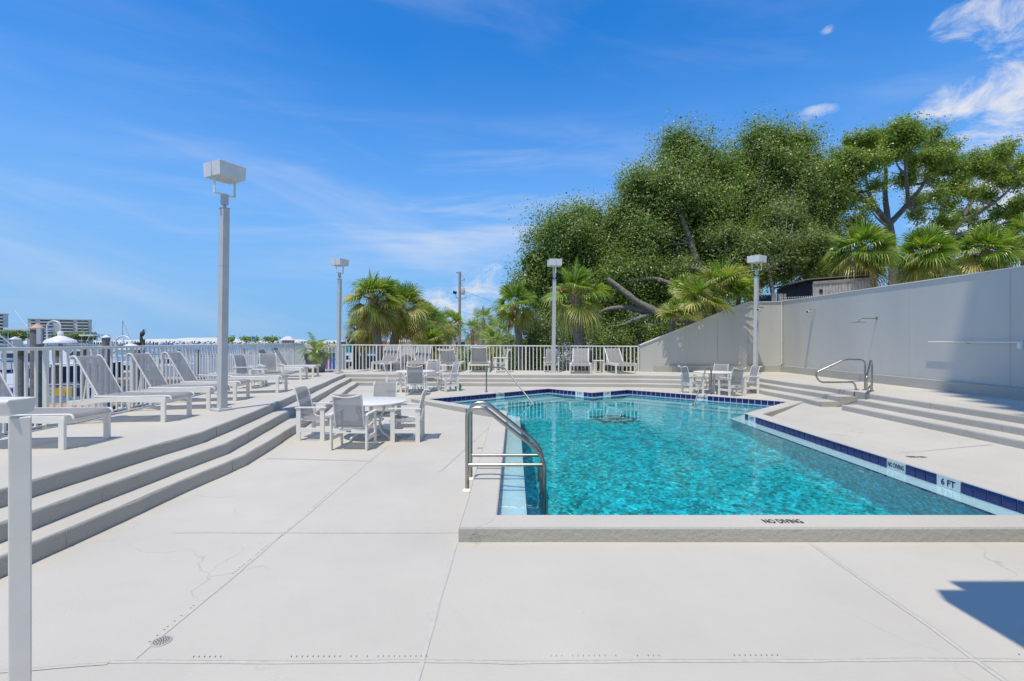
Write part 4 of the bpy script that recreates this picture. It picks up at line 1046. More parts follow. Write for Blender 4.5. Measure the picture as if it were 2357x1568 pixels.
D1 = 27.0
TG = 'oak trees beyond the far railing'
gz = lambda x, y: ground_z(x, y)
def gpt(px, d): x = (px - CX) / F * d; return (x, d, ground_z(x, d))
# left small oak of the big thicket
b = gpt(1350, 28)
tree('oak_tree', b, [([b, at(1340, 760, 28), at(1320, 640, 28)], .22, .10), ([at(1340, 760, 28), at(1270, 650, 28.5)], .12, .05)],
     [pxblob(1310, 560, 28, 92, 85), pxblob(1250, 620, 28, 62, 62), pxblob(1225, 660, 28, 48, 40), pxblob(1380, 590, 28.5, 75, 90), pxblob(1345, 510, 29, 55, 40), pxblob(1290, 700, 28.5, 85, 60), pxblob(1400, 690, 29, 90, 70), pxblob(1430, 560, 29, 60, 70), pxblob(1340, 640, 28.2, 80, 60)],
     60000, .125, M_oak, 'lower rounded dark oak at the left end of the big thicket', group=TG, r0=.2)
# the tall ones
b = gpt(1600, 25)
tree('oak_tree', b, [([at(1655, 760, 25), at(1620, 645, 25.3), at(1590, 560, 25.5), at(1563, 480, 26), at(1560, 400, 27)], .24, .08)],
     [pxblob(1530, 470, 27.5, 100, 105), pxblob(1580, 380, 28, 75, 70), pxblob(1470, 440, 27.5, 48, 50), pxblob(1600, 500, 27, 100, 100), pxblob(1500, 560, 27, 90, 80), pxblob(1640, 420, 28, 70, 70),
      pxblob(1560, 335, 28, 42, 36), pxblob(1460, 610, 27.5, 85, 55), pxblob(1600, 600, 27.5, 90, 60), pxblob(1660, 520, 28.5, 80, 80), pxblob(1420, 520, 28, 45, 60), pxblob(1540, 620, 28.5, 100, 60)],
     92000, .12, M_oak, 'tall olive green oak left of centre in the thicket with a pale leaning limb', group=TG)
b = gpt(1730, 27)
tree('oak_tree', (b[0], b[1], b[2]), [([b, at(1715, 600, 27), at(1730, 470, 27)], .25, .10), ([at(1715, 600, 27), at(1800, 500, 27)], .15, .06)],
     [pxblob(1760, 400, 29, 88, 95), pxblob(1830, 470, 29, 85, 100), pxblob(1700, 480, 28.5, 75, 80), pxblob(1760, 330, 29, 62, 45), pxblob(1860, 400, 29.5, 48, 50), pxblob(1780, 570, 28.5, 95, 70), pxblob(1880, 560, 29, 60, 70), pxblob(1700, 590, 28, 70, 60), pxblob(1690, 400, 29, 40, 40), pxblob(1810, 560, 29.5, 90, 90), pxblob(1890, 480, 30, 50, 70), pxblob(1900, 620, 29.5, 60, 50), pxblob(1840, 330, 29.5, 40, 32)],
     92000, .12, M_oak, 'tallest dark green oak in the thicket, right of the olive one', group=TG)
b = gpt(1790, 23.5)
tree('oak_tree', b, [([b, at(1770, 620, 23.5)], .14, .06)],
     [pxblob(1750, 570, 24.5, 60, 40), pxblob(1700, 600, 24.5, 55, 45), pxblob(1810, 600, 24.5, 60, 50), pxblob(1660, 560, 25, 50, 40), pxblob(1865, 580, 25, 50, 60), pxblob(1790, 520, 25.5, 60, 50), pxblob(1720, 640, 24, 60, 35)],
     36000, .11, M_shrub, 'smaller yellow green tree in front of the thicket above the wall corner', group=TG, csize=.3)
# fallen sprawling limbs low in the thicket
b = at(1600, 735, 24)
fl_ = tree('sprawling_oak', (b.x, b.y, ground_z(b.x, b.y)),
     [([at(1640, 760, 24), at(1560, 728, 23.8), at(1515, 722, 23.7), at(1470, 700, 23.6), at(1430, 665, 23.6), at(1400, 640, 23.8)], .27, .12),
      ([at(1500, 720, 23.7), at(1440, 706, 23.8), at(1390, 712, 24), at(1355, 735, 24.2)], .15, .07), ([at(1500, 722, 23.7), at(1465, 735, 23.6), at(1440, 745, 23.6), at(1405, 752, 23.7)], .13, .05),
      ([at(1610, 730, 24), at(1570, 690, 24.2), at(1545, 650, 24.4), at(1490, 640, 24.5), at(1450, 648, 24.6)], .19, .07), ([at(1700, 680, 24), at(1660, 640, 24.3), at(1600, 618, 24.5), at(1560, 610, 24.6)], .2, .07)],
     [pxblob(1450, 640, 25.5, 70, 50), pxblob(1560, 655, 26, 90, 60), pxblob(1660, 640, 25.5, 60, 50), pxblob(1380, 700, 25.5, 60, 45), pxblob(1420, 760, 25.5, 80, 40), pxblob(1500, 690, 26.2, 80, 55)],
     36000, .11, M_oak, 'sprawling oak with thick grey limbs low behind the railing end', group=TG, extra=3)
# dark understory
for i, (px, py, d, r, q, n, lab) in enumerate(((1230, 765, 23, 48, 42, 9000, 'grey green bush left of the trunk of the leftmost palm'), (1290, 780, 24.5, 60, 45, 9000, 'dark bush between the two nearest palm trunks'),
      (1400, 790, 24, 62, 42, 9000, 'dark bush right of the shaggy palm trunk'), (1480, 770, 24.5, 62, 52, 9000, 'dark bush behind the start of the sloping wall'), (1560, 770, 25, 70, 50, 8000, 'dark bush under the sprawling limbs'),
      (1640, 720, 24, 70, 45, 8000, 'dark bush behind the fan palm on the wall'), (1190, 800, 25, 40, 30, 5000, 'low bush behind the railing left of the nearest palms'), (1350, 830, 22.5, 50, 25, 5000, 'low bush seen through the railing near the middle lamp'), (1090, 830, 27, 40, 28, 4000, 'low bush seen through the railing near the gazebo'))):
    c = at(px, py, d); z0 = ground_z(c.x, c.y)
    hh = max(.6, (c.z - z0) / 2 + q / F * d / 2)
    tree('bush', (c.x, c.y, z0), [([Vector((c.x, c.y, z0 - .1)), Vector((c.x + .1, c.y, z0 + .8)), Vector((c.x - .2, c.y, c.z))], .07, .03), ([Vector((c.x, c.y, z0 - .1)), Vector((c.x + .6, c.y, c.z))], .05, .02)],
         [pxblob(px, py, d, r, q), (c.x, c.y + .3, z0 + hh * .8, r / F * d * .95, r / F * d * .8, hh)], n, .11, M_shrub if i == 0 else M_oak, lab, 'bush', 'bushes behind the railing', csize=.28, extra=2)
# open live oaks on the right with visible limbs and flat leaf pads
def live_oak(name, base, forks, pads, n, label):
    t = empty(name, base, 0, label, 'tree'); b = Vector(base); mb = MB()
    for pts, r0, r1 in forks: path_tube(mb, [Vector(p) - b for p in pts], r0, r1)
    nodes = [Vector(p) for pts, _, _ in forks for p in pts]
    Ps, Ns = [], []
    for pd in pads:
        c = Vector(pd[:3]); e = min(nodes, key=lambda q: (q - c).length + max(0, q.z - c.z) * 2); mid = e.lerp(c, .5) + Vector((0, 0, -.25)); path_tube(mb, [e - b, mid - b, c - b], .085, .03, 6)
        for _ in range(7):
            q = c + Vector((rnd.uniform(-1, 1) * pd[3], rnd.uniform(-1, 1) * pd[4], rnd.uniform(-.2, .7) * pd[5])); twigs(mb, c - b, q - b, .03, .01, .25, 4)
    for pts, _, _ in forks[1:]:
        e = Vector(pts[-1]); pads = pads + [(e.x, e.y, e.z, .75, .75, .5)]
    P, Nn, C = crown(pads, int(n * 1.1), .24, 40, .3)
    mb.build('trunk', M_bark, t, 60); leaves('crown', P - np.array(base)[None, :], Nn, .14, M_oak2, t, .5); return t
Q = 30
b = gpt(2065, Q); f4 = at(2045, 520, Q)
pads = []
for px, py, r in ((1905, 400, 34), (1940, 365, 34), (1985, 335, 36), (2030, 318, 36), (2080, 312, 38), (2130, 322, 36), (2170, 350, 34), (2195, 385, 30), (1960, 410, 30), (2010, 375, 30), (2060, 360, 32), (2110, 365, 32), (2150, 400, 32), (1925, 440, 26), (1975, 455, 22),
                  (2080, 410, 22), (2020, 425, 20), (2190, 430, 26), (2150, 455, 24), (2100, 470, 20), (1930, 480, 26), (1960, 510, 26), (2120, 500, 22), (2180, 480, 18), (2070, 300, 26), (2000, 480, 22)):
    pads.append(pxblob(px + rnd.uniform(-5, 5), py + rnd.uniform(-5, 5), Q + rnd.uniform(-2.2, 2.2), r * .88, r * .56, r / F * Q))
live_oak('live_oak', b, [([b, at(2060, 640, Q), at(2050, 560, Q), f4], .34, .24), ([f4, at(2010, 470, Q), at(1965, 440, Q - .5), at(1935, 400, Q - 1)], .18, .07), ([f4, at(2035, 450, Q + .5), at(2040, 380, Q + 1), at(2030, 330, Q + 1)], .17, .05),
      ([f4, at(2090, 470, Q), at(2130, 420, Q - .5), at(2165, 370, Q - 1)], .17, .06), ([at(2010, 470, Q), at(1990, 410, Q + 1), at(1990, 350, Q + 1.4)], .11, .04), ([at(2090, 470, Q), at(2085, 400, Q - 1.2), at(2085, 330, Q - 1.5)], .11, .04)],
     pads, 48000, 'airy live oak with curved dark limbs, left of the two on the right')
pads = []; Q = 31
for px, py, r in ((2225, 400, 28), (2255, 370, 32), (2300, 350, 34), (2340, 375, 32), (2370, 420, 32), (2290, 395, 30), (2335, 420, 28), (2235, 440, 22), (2270, 450, 20), (2350, 470, 28), (2310, 490, 24), (2230, 500, 22), (2180, 520, 24), (2260, 520, 22), (2390, 480, 30), (2340, 530, 24), (2400, 380, 28), (2140, 545, 24), (2200, 550, 20)):
    pads.append(pxblob(px + rnd.uniform(-5, 5), py + rnd.uniform(-5, 5), Q + rnd.uniform(-2, 2), r * .90, r * .56, r / F * Q))
b = gpt(2100, Q); f5 = at(2170, 555, Q)
live_oak('live_oak', b, [([b, at(2085, 640, Q), at(2110, 600, Q), f5], .34, .22), ([f5, at(2215, 510, Q), at(2240, 450, Q), at(2290, 390, Q + .5)], .19, .06), ([f5, at(2235, 530, Q), at(2300, 520, Q), at(2355, 500, Q)], .14, .05), ([at(2215, 510, Q), at(2290, 470, Q - 1), at(2350, 410, Q - 1)], .13, .05), ([f5, at(2160, 490, Q + .6), at(2200, 430, Q + .8)], .13, .04)],
     pads, 36000, 'airy live oak at the right edge of the photo, lower than its neighbour')

# ---- sabal palms
def fan(verts, faces, origin, d, up, L, nl, droop, width, spread=135):
    """one costapalmate frond: petiole + radiating drooping leaflets (two-segment blades)"""
    d = d.normalized(); side = d.cross(up).normalized(); up2 = side.cross(d).normalized(); n = nl
    for i in range(n):
        t = (i / (n - 1) * 2 - 1); a = R(spread) * t * .5 * 2 * .5 + R(rnd.uniform(-3, 3)); a = R(spread) * t
        ll = L * (1 - .28 * abs(t) ** 2) * rnd.uniform(.85, 1.08)
        v = d * math.cos(a) + side * math.sin(a); v = (v + up2 * (.22 + .10 * abs(t)) * (1 if abs(t) < 2 else 1)).normalized()
        w = width * rnd.uniform(.8, 1.1); pr = v.cross(up2).normalized()
        p0 = origin; p1 = origin + v * ll * .58 - Vector((0, 0, 1)) * droop * ll * .05; p2 = origin + v * ll * .86 - Vector((0, 0, 1)) * droop * ll * .19; p3 = origin + v * ll * 1.0 - Vector((0, 0, 1)) * droop * ll * .42
        k = len(verts); fold = up2 * w * .35
        verts += [p0 - pr * w * .18, p0 + pr * w * .18, p1 - pr * w * .5 - fold, p1 + pr * w * .5, p2 - pr * w * .33, p2 + pr * w * .33 , p3]
        faces += [(k, k + 1, k + 3, k + 2), (k + 2, k + 3, k + 5, k + 4), (k + 4, k + 5, k + 6, k + 6)]
def add_fronds(parent, c, n, L, pet, elevs, m, nm, nl=26, droop=1.0, width=.05, azr=(0, 360), spread=110):
    V, Fs = [], []; st = MB()
    for i in range(n):
        az = R(azr[0] + (azr[1] - azr[0]) * (i * .381966 % 1)) + rnd.uniform(-.2, .2); el = R(rnd.uniform(*elevs))
        d = Vector((math.cos(az) * math.cos(el), math.sin(az) * math.cos(el), math.sin(el))); l = pet * rnd.uniform(.75, 1.15)
        m1 = c + d * l * .6 ; e = c + d * l - Vector((0, 0, l * .12 * math.cos(el))); d2 = (e - m1).normalized() ; d2 = (d2 - Vector((0, 0, .16 * math.cos(el)))).normalized()
        st.tube([c, m1, e], [.022, .015, .010], 4, cap=False); fan(V, Fs, e, d2, ((Vector((0, 0, 1)) if abs(d2.z) < .85 else Vector((1, .3, 0))) + Vector((rnd.uniform(-1, 1), rnd.uniform(-1, 1), 0)) * .85).normalized(), L * rnd.uniform(.8, 1.1), nl, droop * rnd.uniform(.6, 1.3), width * 1.15, spread)
    n0 = len(V); k = len(st.v)
    V += [Vector(v) for v in st.v]; tri = []; quads = []
    for f in Fs:
        (tri if f[2] == f[3] else quads).append(f[:3] if f[2] == f[3] else f)
    me = bpy.data.meshes.new(nm); me.from_pydata([tuple(v) for v in V], [], quads + tri + [tuple(i + n0 for i in f) for f in st.f]); me.update()
    return mesh_obj(nm, me, m, parent)
def palm(px, py, d, rpx, label, tw=.16, dead=.5, boots=False, n=26, ground=None, lean=0.0, seeds=0, nl=26, group='cabbage palms'):
    c = at(px, py, d); r = rpx / F * d; bx = c.x + lean; gzv = ground_z(bx, d) if ground is None else ground
    t = empty('palm_tree', (bx, d, gzv), 0, label, 'palm tree', group); o = Vector((bx, d, gzv)); cc = c - o
    tr = MB(); nn = 14; pts = [Vector((0, 0, -.1)).lerp(Vector((cc.x, cc.y, cc.z)), i / nn) + Vector((math.sin(i / nn * 3.14) * lean * .25, 0, 0)) for i in range(nn + 1)]
    tr.tube(pts, [tw * (1.12 - .15 * i / nn + .025 * (i % 2)) for i in range(nn + 1)], 12); tr.build('trunk', M_palmtrunk, t, 60)
    bt = MB(); k0 = 5 if not boots else 11
    for j in range(k0):
        for i in range(9):
            a = 6.283 * i / 9 + j * .35; z = cc.z - .06 - j * .11; q = Vector((pts[-1].x, 0, 0)).lerp(Vector((pts[max(0, nn - 3)].x, 0, 0)), min(1, j / 11))
            dd = Vector((math.cos(a), math.sin(a), 0)); p0 = Vector((q.x, 0, z)) + dd * tw * .9
            bt.bar(p0, p0 + dd * (.10 + .07 * rnd.random()) + Vector((0, 0, .20 * (.2 + rnd.random()) if not boots or j < 8 else -.10)), .06, .018)
    bt.build('leaf_base', M_boot, t)
    top = cc + Vector((0, 0, .05))
    n = int(n * 1.25)
    add_fronds(t, top, int(n * .42), r * .62, r * .46, (30, 85), M_palm, 'upper_fronds', nl, .55)
    add_fronds(t, top, int(n * .38), r * .60, r * .46, (-8, 34), M_palmy if px < 1160 else M_palm, 'middle_fronds', nl, 1.1)
    add_fronds(t, top - Vector((0, 0, .12)), int(n * .30), r * .56, r * .42, (-50, -8), M_palmy, 'lower_fronds', nl, 1.4)
    if dead: add_fronds(t, top - Vector((0, 0, .25)), int(n * .4 * dead), r * .55, r * .45, (-75, -45), M_palmdead, 'dry_fronds', nl - 6, 1.0, .04)
    if seeds:
        P = []; 
        for s in range(seeds):
            a = (6.283 * s / seeds) + .3; dd = Vector((math.cos(a), math.sin(a), 0)); L_ = r * rnd.uniform(.7, 1.15)
            for k in range(900):
                u = rnd.random(); q = top + dd * (r * .62 * min(1, u * 1.8)) ; q.z += .25 * math.sin(min(1, u * 1.8) * 3.14) - max(0, u - .35) * L_ * 1.25
                P.append((q.x + rnd.gauss(0, .06 + .05 * u), q.y + rnd.gauss(0, .06 + .05 * u), q.z + rnd.gauss(0, .06)))
        P = np.array(P); Nn = rng.normal(size=P.shape); Nn /= np.linalg.norm(Nn, axis=1, keepdims=True)
        V, Fq = leaf_cloud(P, Nn, .05, .35); o2 = mesh_obj('seed_stalk', raw_mesh('seed_stalk', V, Fq), M_palmdead, t); o2['kind'] = 'stuff'
    return t
palm(861, 690, 25, 78, 'tall cabbage palm at the left of the group, first behind the lamp post', .17, .6, n=34, lean=.35, seeds=2)
palm(928, 712, 27.5, 72, 'cabbage palm with dark brown shaggy trunk just right of the tallest left one', .24, 1.2, True, n=32, lean=-.9, seeds=3)
palm(838, 752, 31, 58, 'low yellowing palm behind the black street lamp', .18, 1.2, n=24, seeds=2)
palm(975, 745, 32, 58, 'yellow tinged palm behind the flag pole', .17, 1.3, n=26, seeds=2)
palm(1003, 760, 36, 52, 'short bright palm right of the flag pole', .16, .6, n=24)
palm(1035, 745, 40, 42, 'palm partly behind the utility pole', .17, .8, n=22, nl=20)
palm(985, 790, 30, 50, 'low fan palm at rail height left of the gazebo', .14, .2, n=20)
palm(1112, 738, 52, 40, 'small distant palm right of the utility pole, highest of its group', .17, .7, n=22, nl=16)
palm(1088, 762, 50, 36, 'small distant palm just right of the utility pole', .17, .9, n=20, nl=16)
palm(1145, 765, 44, 42, 'small distant yellow palm left of the grey bush', .17, 1.3, n=22, nl=16)
palm(1135, 792, 36, 42, 'low yellow palm at rail height below the distant group', .14, 1.0, n=18, nl=18)
palm(1186, 704, 22, 62, 'nearest palm left of the middle lamp with an arching green head', .155, .3, n=24, lean=.35, seeds=1)
palm(1325, 682, 21, 88, 'palm with a shaggy boot covered neck and orange seed stalks by the middle lamp', .215, .1, True, n=17, lean=.25, seeds=4, nl=30)
palm(1982, 582, 22.5, 82, 'palm with one hanging rust brown frond behind the wooden shed', .2, .3, n=44, lean=0)
palm(2128, 588, 24, 74, 'palm in the middle of the three above the long wall', .19, .3, n=42)
palm(2266, 584, 24, 74, 'right palm of the three above the long wall', .19, .3, n=42)
palm(2362, 545, 25, 60, 'palm cut off by the right edge above the long wall', .19, .2, n=26)
palm(2200, 640, 27, 50, 'small low palm between the two right hand palms', .15, .4, n=20)
# fan palm clump leaning over the sloping wall
for i, (px, py, d, r, lab) in enumerate(((1662, 672, 19.0, 62, 'brightest fan palm head, highest in the clump over the sloping wall'), (1610, 706, 18.95, 62, 'yellow green fan palm head in the middle of the clump over the wall'),
      (1562, 742, 18.95, 44, 'lowest fan palm head hanging over the sloping wall'), (1700, 690, 19.3, 52, 'dark fan palm head right of the clump beside the lamp pole'), (1583, 690, 19.6, 48, 'dark fan palm head at the back of the clump'))):
    c = at(px, py - 14, d - .4 if d < 19.2 else d); z0 = ground_z(c.x, 19.6); t = empty('fan_palm', (c.x, 19.6, z0), 0, lab, 'fan palm', 'fan palms over the sloping wall'); cc = c - Vector((c.x, 19.6, z0)); r_ = r / F * d
    MB().tube(fillet([(0, 0, -.1), (0, -.15, cc.z * .6), (0, -.35, cc.z - .05), cc], .3), .085, 9).build('trunk', M_palmtrunk, t, 50)
    add_fronds(t, cc, 15, r_ * .85, r_ * .42, (-4, 70), M_palm if i in (3, 4) else M_palmy, 'fronds', 24, .8, .045); add_fronds(t, cc, 10, r_ * .85, r_ * .4, (10, 80), M_palm, 'upper_fronds', 24, .6, .04)
# planter with a feathery dwarf palm
pc = G(731, 853, .43); pc = Vector((-7.50, 19.1, .425))
pt = empty('planter', pc, R(10), 'large charcoal plastic planter at the far left corner of the deck', 'planter')
MB().lathe([(.27, 0), (.30, .03), (.40, .46), (.43, .47), (.44, .63), (.455, .64), (.455, .70), (.41, .705), (.39, .60), (.0, .58)], 24, cap=False).build('pot', M_pot, pt, 35)
MB().lathe([(.0, .60), (.395, .60)], 20, cap=False).build('soil', M_soil, pt)
pr = empty('dwarf_palm', pc + Vector((0, 0, .60)), 0, 'bushy feathery dwarf palm growing in the charcoal planter', 'plant')
def feather(V, Fs, c, az, el, L, droop):
    d = Vector((math.cos(az) * math.cos(el), math.sin(az) * math.cos(el), math.sin(el))); p = c.copy(); n = 22; side = Vector((-math.sin(az), math.cos(az), 0))
    for i in range(n):
        t = i / n; step = L / n; d = (d - Vector((0, 0, droop * .055 * (1 + t)))).normalized(); q = p + d * step; ln = .26 * math.sin(.25 + t * 2.7) * L
        for s in (-1, 1):
            e = q + (side * s * .9 + d * .75 + Vector((0, 0, .15 - .5 * t))).normalized() * ln; k = len(V); w = d * .016; V += [tuple(q - w), tuple(q + w), tuple(e)]; Fs.append((k, k + 1, k + 2))
        k = len(V); w = Vector((0, 0, .007)); V += [tuple(p - w), tuple(p + w), tuple(q + w)]; Fs.append((k, k + 1, k + 2)); p = q
V, Fs, V2, F2 = [], [], [], []
for i in range(34): feather(V, Fs, Vector((0, 0, .1)), i * 2.4, R(rnd.uniform(20, 82)), rnd.uniform(.75, 1.0), rnd.uniform(.9, 1.6))
for i in range(14): feather(V2, F2, Vector((0, 0, .12)), i * 2.4 + 1, R(rnd.uniform(10, 35)), rnd.uniform(.5, .72), rnd.uniform(1.0, 1.6))
for (a, b_, nm, mm) in ((V, Fs, 'green_fronds', M_palm), (V2, F2, 'yellow_fronds', M_palmy)):
    me = bpy.data.meshes.new(nm); me.from_pydata(a, [], b_); me.update(); mesh_obj(nm, me, mm, pr)
MB().tube([(0, 0, -.02), (0, 0, .14)], .05, 8).build('stem', M_palmtrunk, pr)
# ================================================================== BACKGROUND THINGS
GZ = -2.0
# shed behind the wall
M_shedwood = mat('grey_planks', (.40, .385, .36), .85, c2=(.62, .60, .56), vscale=5, bump=.5, bscale=30)
sx, sy = (1870.5 - CX) / F * 22, 22.0; x1 = (2012 - CX) / F * 22
s0 = ground_z(sx, 22); shd = empty('shed', (sx, sy, s0), 0, 'weathered plank shed with a thin sloping roof and dark tarpaulin side', 'shed')
nP = 19; w = (x1 - sx) / nP
for k in range(nP):
    zt2 = 4.18 + .20 * k / nP - (.02 + .05 * rnd.random()) - s0; pl = MB().box(((k + .5) * w, 0, (zt2 + .2) / 2), (w - .012 - .006 * rnd.random(), .022, zt2 - .2)); o = pl.build('plank', M_shedwood, shd); o.location.y = rnd.uniform(-.006, .006)
MB().span((-.02, .03, 0), (x1 - sx + .1, 2.8, 4.05 - s0)).build('dark_inside', M_black, shd)
M_tarp = mat('navy_tarp', (.006, .012, .04), .5, var=.3, vscale=3, bump=.4, bscale=4, bdist=.05)
MB().add([(-.03, 0, 0), (-.03, 2.9, 0), (-.03, 2.9, 4.20 - s0), (-.03, 0, 4.24 - s0)], [(0, 1, 2, 3)]).build('tarpaulin', M_tarp, shd)
rf = MB(); rf.add([(-.30, -.07, 4.31 - s0), (x1 - sx + .35, -.07, 4.56 - s0), (x1 - sx + .35, 3.1, 4.50 - s0), (-.30, 3.1, 4.22 - s0)] + [(-.30, -.07, 4.34 - s0), (x1 - sx + .35, -.07, 4.59 - s0), (x1 - sx + .35, 3.1, 4.53 - s0), (-.30, 3.1, 4.25 - s0)],
       [(0, 3, 2, 1), (4, 5, 6, 7), (0, 1, 5, 4), (1, 2, 6, 5), (2, 3, 7, 6), (3, 0, 4, 7)]); rf.build('roof', mat('roof_sheet', (.30, .29, .27), .7, var=.1), shd)
MB().box(((x1 - sx) / 2, -.03, 4.27 - s0), (x1 - sx, .03, .12), rot=Matrix.Rotation(-.075, 3, 'Y')).build('fascia', M_wood, shd)
MB().box((x1 - sx + .06, -.02, 2.1 - s0 / 2 + 0), (.09, .09, 4.3 - s0)).build('corner_post', M_wood, shd)
MB().box((.36, -.02, 3.80 - s0), (.12, .06, .16)).build('vent_box', M_black, shd)
# little spear topped fence left of it
fz = 3.43; fa, fb = Vector(at(1796, 684, 20.4)), Vector(at(1868, 680, 20.9)); f0 = empty('picket_fence', (fa.x, fa.y, 2.0), 0, 'short grey spear topped metal fence below the tarpaulin shed side', 'fence')
n = 16; o0 = Vector((fa.x, fa.y, 2.0)); pm = MB(); pm.tube([(0, 0, 0), (0, 0, .92)], .011, 5); pm.lathe([(.016, .92), (.022, .95), (.0, 1.0)], 6, cap=False); pme = pm.mesh('picket'); pme.materials.append(M_pole)
for k in range(n):
    p = fa.lerp(fb, k / (n - 1)); o = bpy.data.objects.new('picket', pme); link(o, f0); o.location = p - o0 - Vector((0, 0, 1.0))
for dzv in (-.13, -.75): MB().bar(fa - o0 + Vector((0, 0, dzv)), fb - o0 + Vector((0, 0, dzv)), .02, .03).build('fence_bar', M_pole, f0)
c = at(1762, 690, 20.6); sc2 = empty('board_screen', (c.x, c.y, 2.0), 0, 'dark board screen with grey posts between the lamp pole and the shed', 'screen')
MB().box((0, 0, .7), (.62, .03, 1.62)).build('panel', M_navy, sc2)
for x in (.34, .62, .80): MB().box((x, -.02, .7), (.08 if x > .7 else .20, .03, 1.72)).build('post', M_wood, sc2)
# utility pole
d = 58.0; b = at(1057, 800, d); up0 = empty('utility_pole', (b.x, d, GZ), 0, 'wooden utility pole with transformer and floodlight above the palms', 'utility pole'); hp = at(1057, 626, d).z - GZ
MB().tube([(0, 0, 0), (.08, 0, hp)], [.20, .14], 12).build('pole', M_wood, up0, 60)
hz_ = lambda py: EYE + (CY - py) / F * d - GZ
tf = MB(); tf.lathe([(.0, 0), (.22, .02), (.24, .06), (.24, .80), (.20, .86), (.0, .88)], 14, (.42, 0, hz_(679)), cap=False); tf.build('transformer', M_pole, up0, 40)
MB().tube([(.42, 0, hz_(665)), (.42, 0, hz_(657))], .035, 6).build('bushing', M_wood, up0); MB().bar((0, 0, hz_(667)), (.42, 0, hz_(667)), .06, .08).build('transformer_bracket', M_dark, up0)
MB().bar((-.35, 0, hz_(627)), (.15, 0, hz_(631)), .09, .12).build('top_arm', M_wood, up0)
a = MB(); a.tube([(.1, 0, hz_(648)), (.5, 0, hz_(645)), (.62, 0, hz_(641)), (.55, 0, hz_(650))], .022, 5); a.tube([(.1, 0, hz_(630)), (.35, 0, hz_(634)), (.6, 0, hz_(642))], .012, 4); a.build('insulator_arm', M_dark, up0)
MB().box((-.50, -.1, hz_(674)), (.42, .22, .32), rot=Matrix.Rotation(.25, 3, 'Y')).build('floodlight', M_black, up0); MB().tube([(-.4, 0, hz_(678)), (-.35, 0, hz_(685)), (0, 0, hz_(689))], .03, 5).build('floodlight_arm', M_dark, up0)
a = MB(); a.tube([(.55, 0, hz_(668)), (.80, 0, hz_(675)), (.75, 0, hz_(685)), (.4, 0, hz_(688)), (.1, 0, hz_(686))], .02, 5); a.build('cable_loop', M_black, up0, 60)
def wire(p0, p1, sag, label, r=.016):
    p0, p1 = Vector(p0), Vector(p1); t = MB(); t.tube([p0.lerp(p1, k / 12) - Vector((0, 0, sag * 4 * (k / 12) * (1 - k / 12))) - p0 for k in range(13)], r, 4); o = t.build('overhead_wire', M_black, None, 60, loc=p0); tag(o, label, 'wire', 'overhead wires')
wire(at(1070, 671, d), at(1500, 745, 42), .9, 'upper overhead wire from the transformer to the oaks')
wire(at(1062, 717, d), at(1480, 770, 42), .8, 'lower overhead wire running right from the utility pole')
# flag pole
p = at(953, 795, 30); o = MB().tube([(0, 0, GZ - 0), (0, 0, at(953, 705, 30).z)], [.035, .025], 7).build('flag_pole', M_rail, None, 60, loc=(p.x, 30, 0)); tag(o, 'bare thin white flag pole in front of the left palms', 'flag pole')
# street lamp with banners
d = 40; k = d / F; b = at(823, 850, d); sl_ = empty('street_lamp', (b.x, d, GZ), 0, 'black street lamp with dark globes and two teal banners', 'street lamp')
H = lambda py: EYE + (CY - py) * k - GZ
MB().tube([(0, 0, 0), (0, 0, H(745))], [.13, .09], 10).build('pole', M_black, sl_, 60)
for s in (-1, 1):
    m = MB(); m.tube([(0, 0, H(768)), (s * .25, 0, H(762)), (s * .38, 0, H(770)), (s * .38, 0, H(775))], .035, 6); m.build('arm', M_black, sl_, 60)
    MB().lathe([(.0, .42), (.08, .40), (.15, .30), (.30, .12), (.33, .0), (.30, -.14), (.18, -.26), (.0, -.3)], 16, (s * .40 - .1, 0, H(786) - .0), cap=False).build('globe', M_black, sl_, 60)
    MB().bar((0, 0, H(776)), (s * 1.0, 0, H(776)), .03, .03).build('banner_bar', M_black, sl_)
    x0, x1b = (.32, .98) if s > 0 else (-.98, -.42)
    bn = MB().box(((x0 + x1b) / 2, .02, (H(777) + H(812)) / 2), (x1b - x0, .015, H(777) - H(812))).build('banner', M_teal, sl_)
    MB().tube([((x0 + x1b) / 2, -.0, H(785)), ((x0 + x1b) / 2, .012, H(785))], .27, 20).build('banner_badge', M_boatw, bn); MB().tube([((x0 + x1b) / 2, -.006, H(785)), ((x0 + x1b) / 2, .0, H(785))], .16, 16).build('badge_emblem', M_teal, bn)
d = 62; b = at(971, 850, d); s2 = empty('street_lamp', (b.x, d, GZ), 0, 'farther street lamp whose small teal banner shows between palm trunks', 'street lamp'); MB().tube([(0, 0, 0), (0, 0, 3.9)], .10, 8).build('pole', M_black, s2)
MB().box((-.5, 0, 3.1), (.75, .02, 1.7)).build('banner', M_teal, s2); MB().tube([(-.5, -.02, 3.3), (-.5, -.015, 3.3)], .27, 14).build('banner_badge', M_boatw, s2)
b = at(807, 850, 45); o = MB().tube([(0, 0, 0), (0, 0, 3.6)], .13, 8).build('bollard_post', M_black, None, 60, loc=(b.x + .3, 45, GZ)); tag(o, 'dark slim post just left of the black street lamp', 'post')
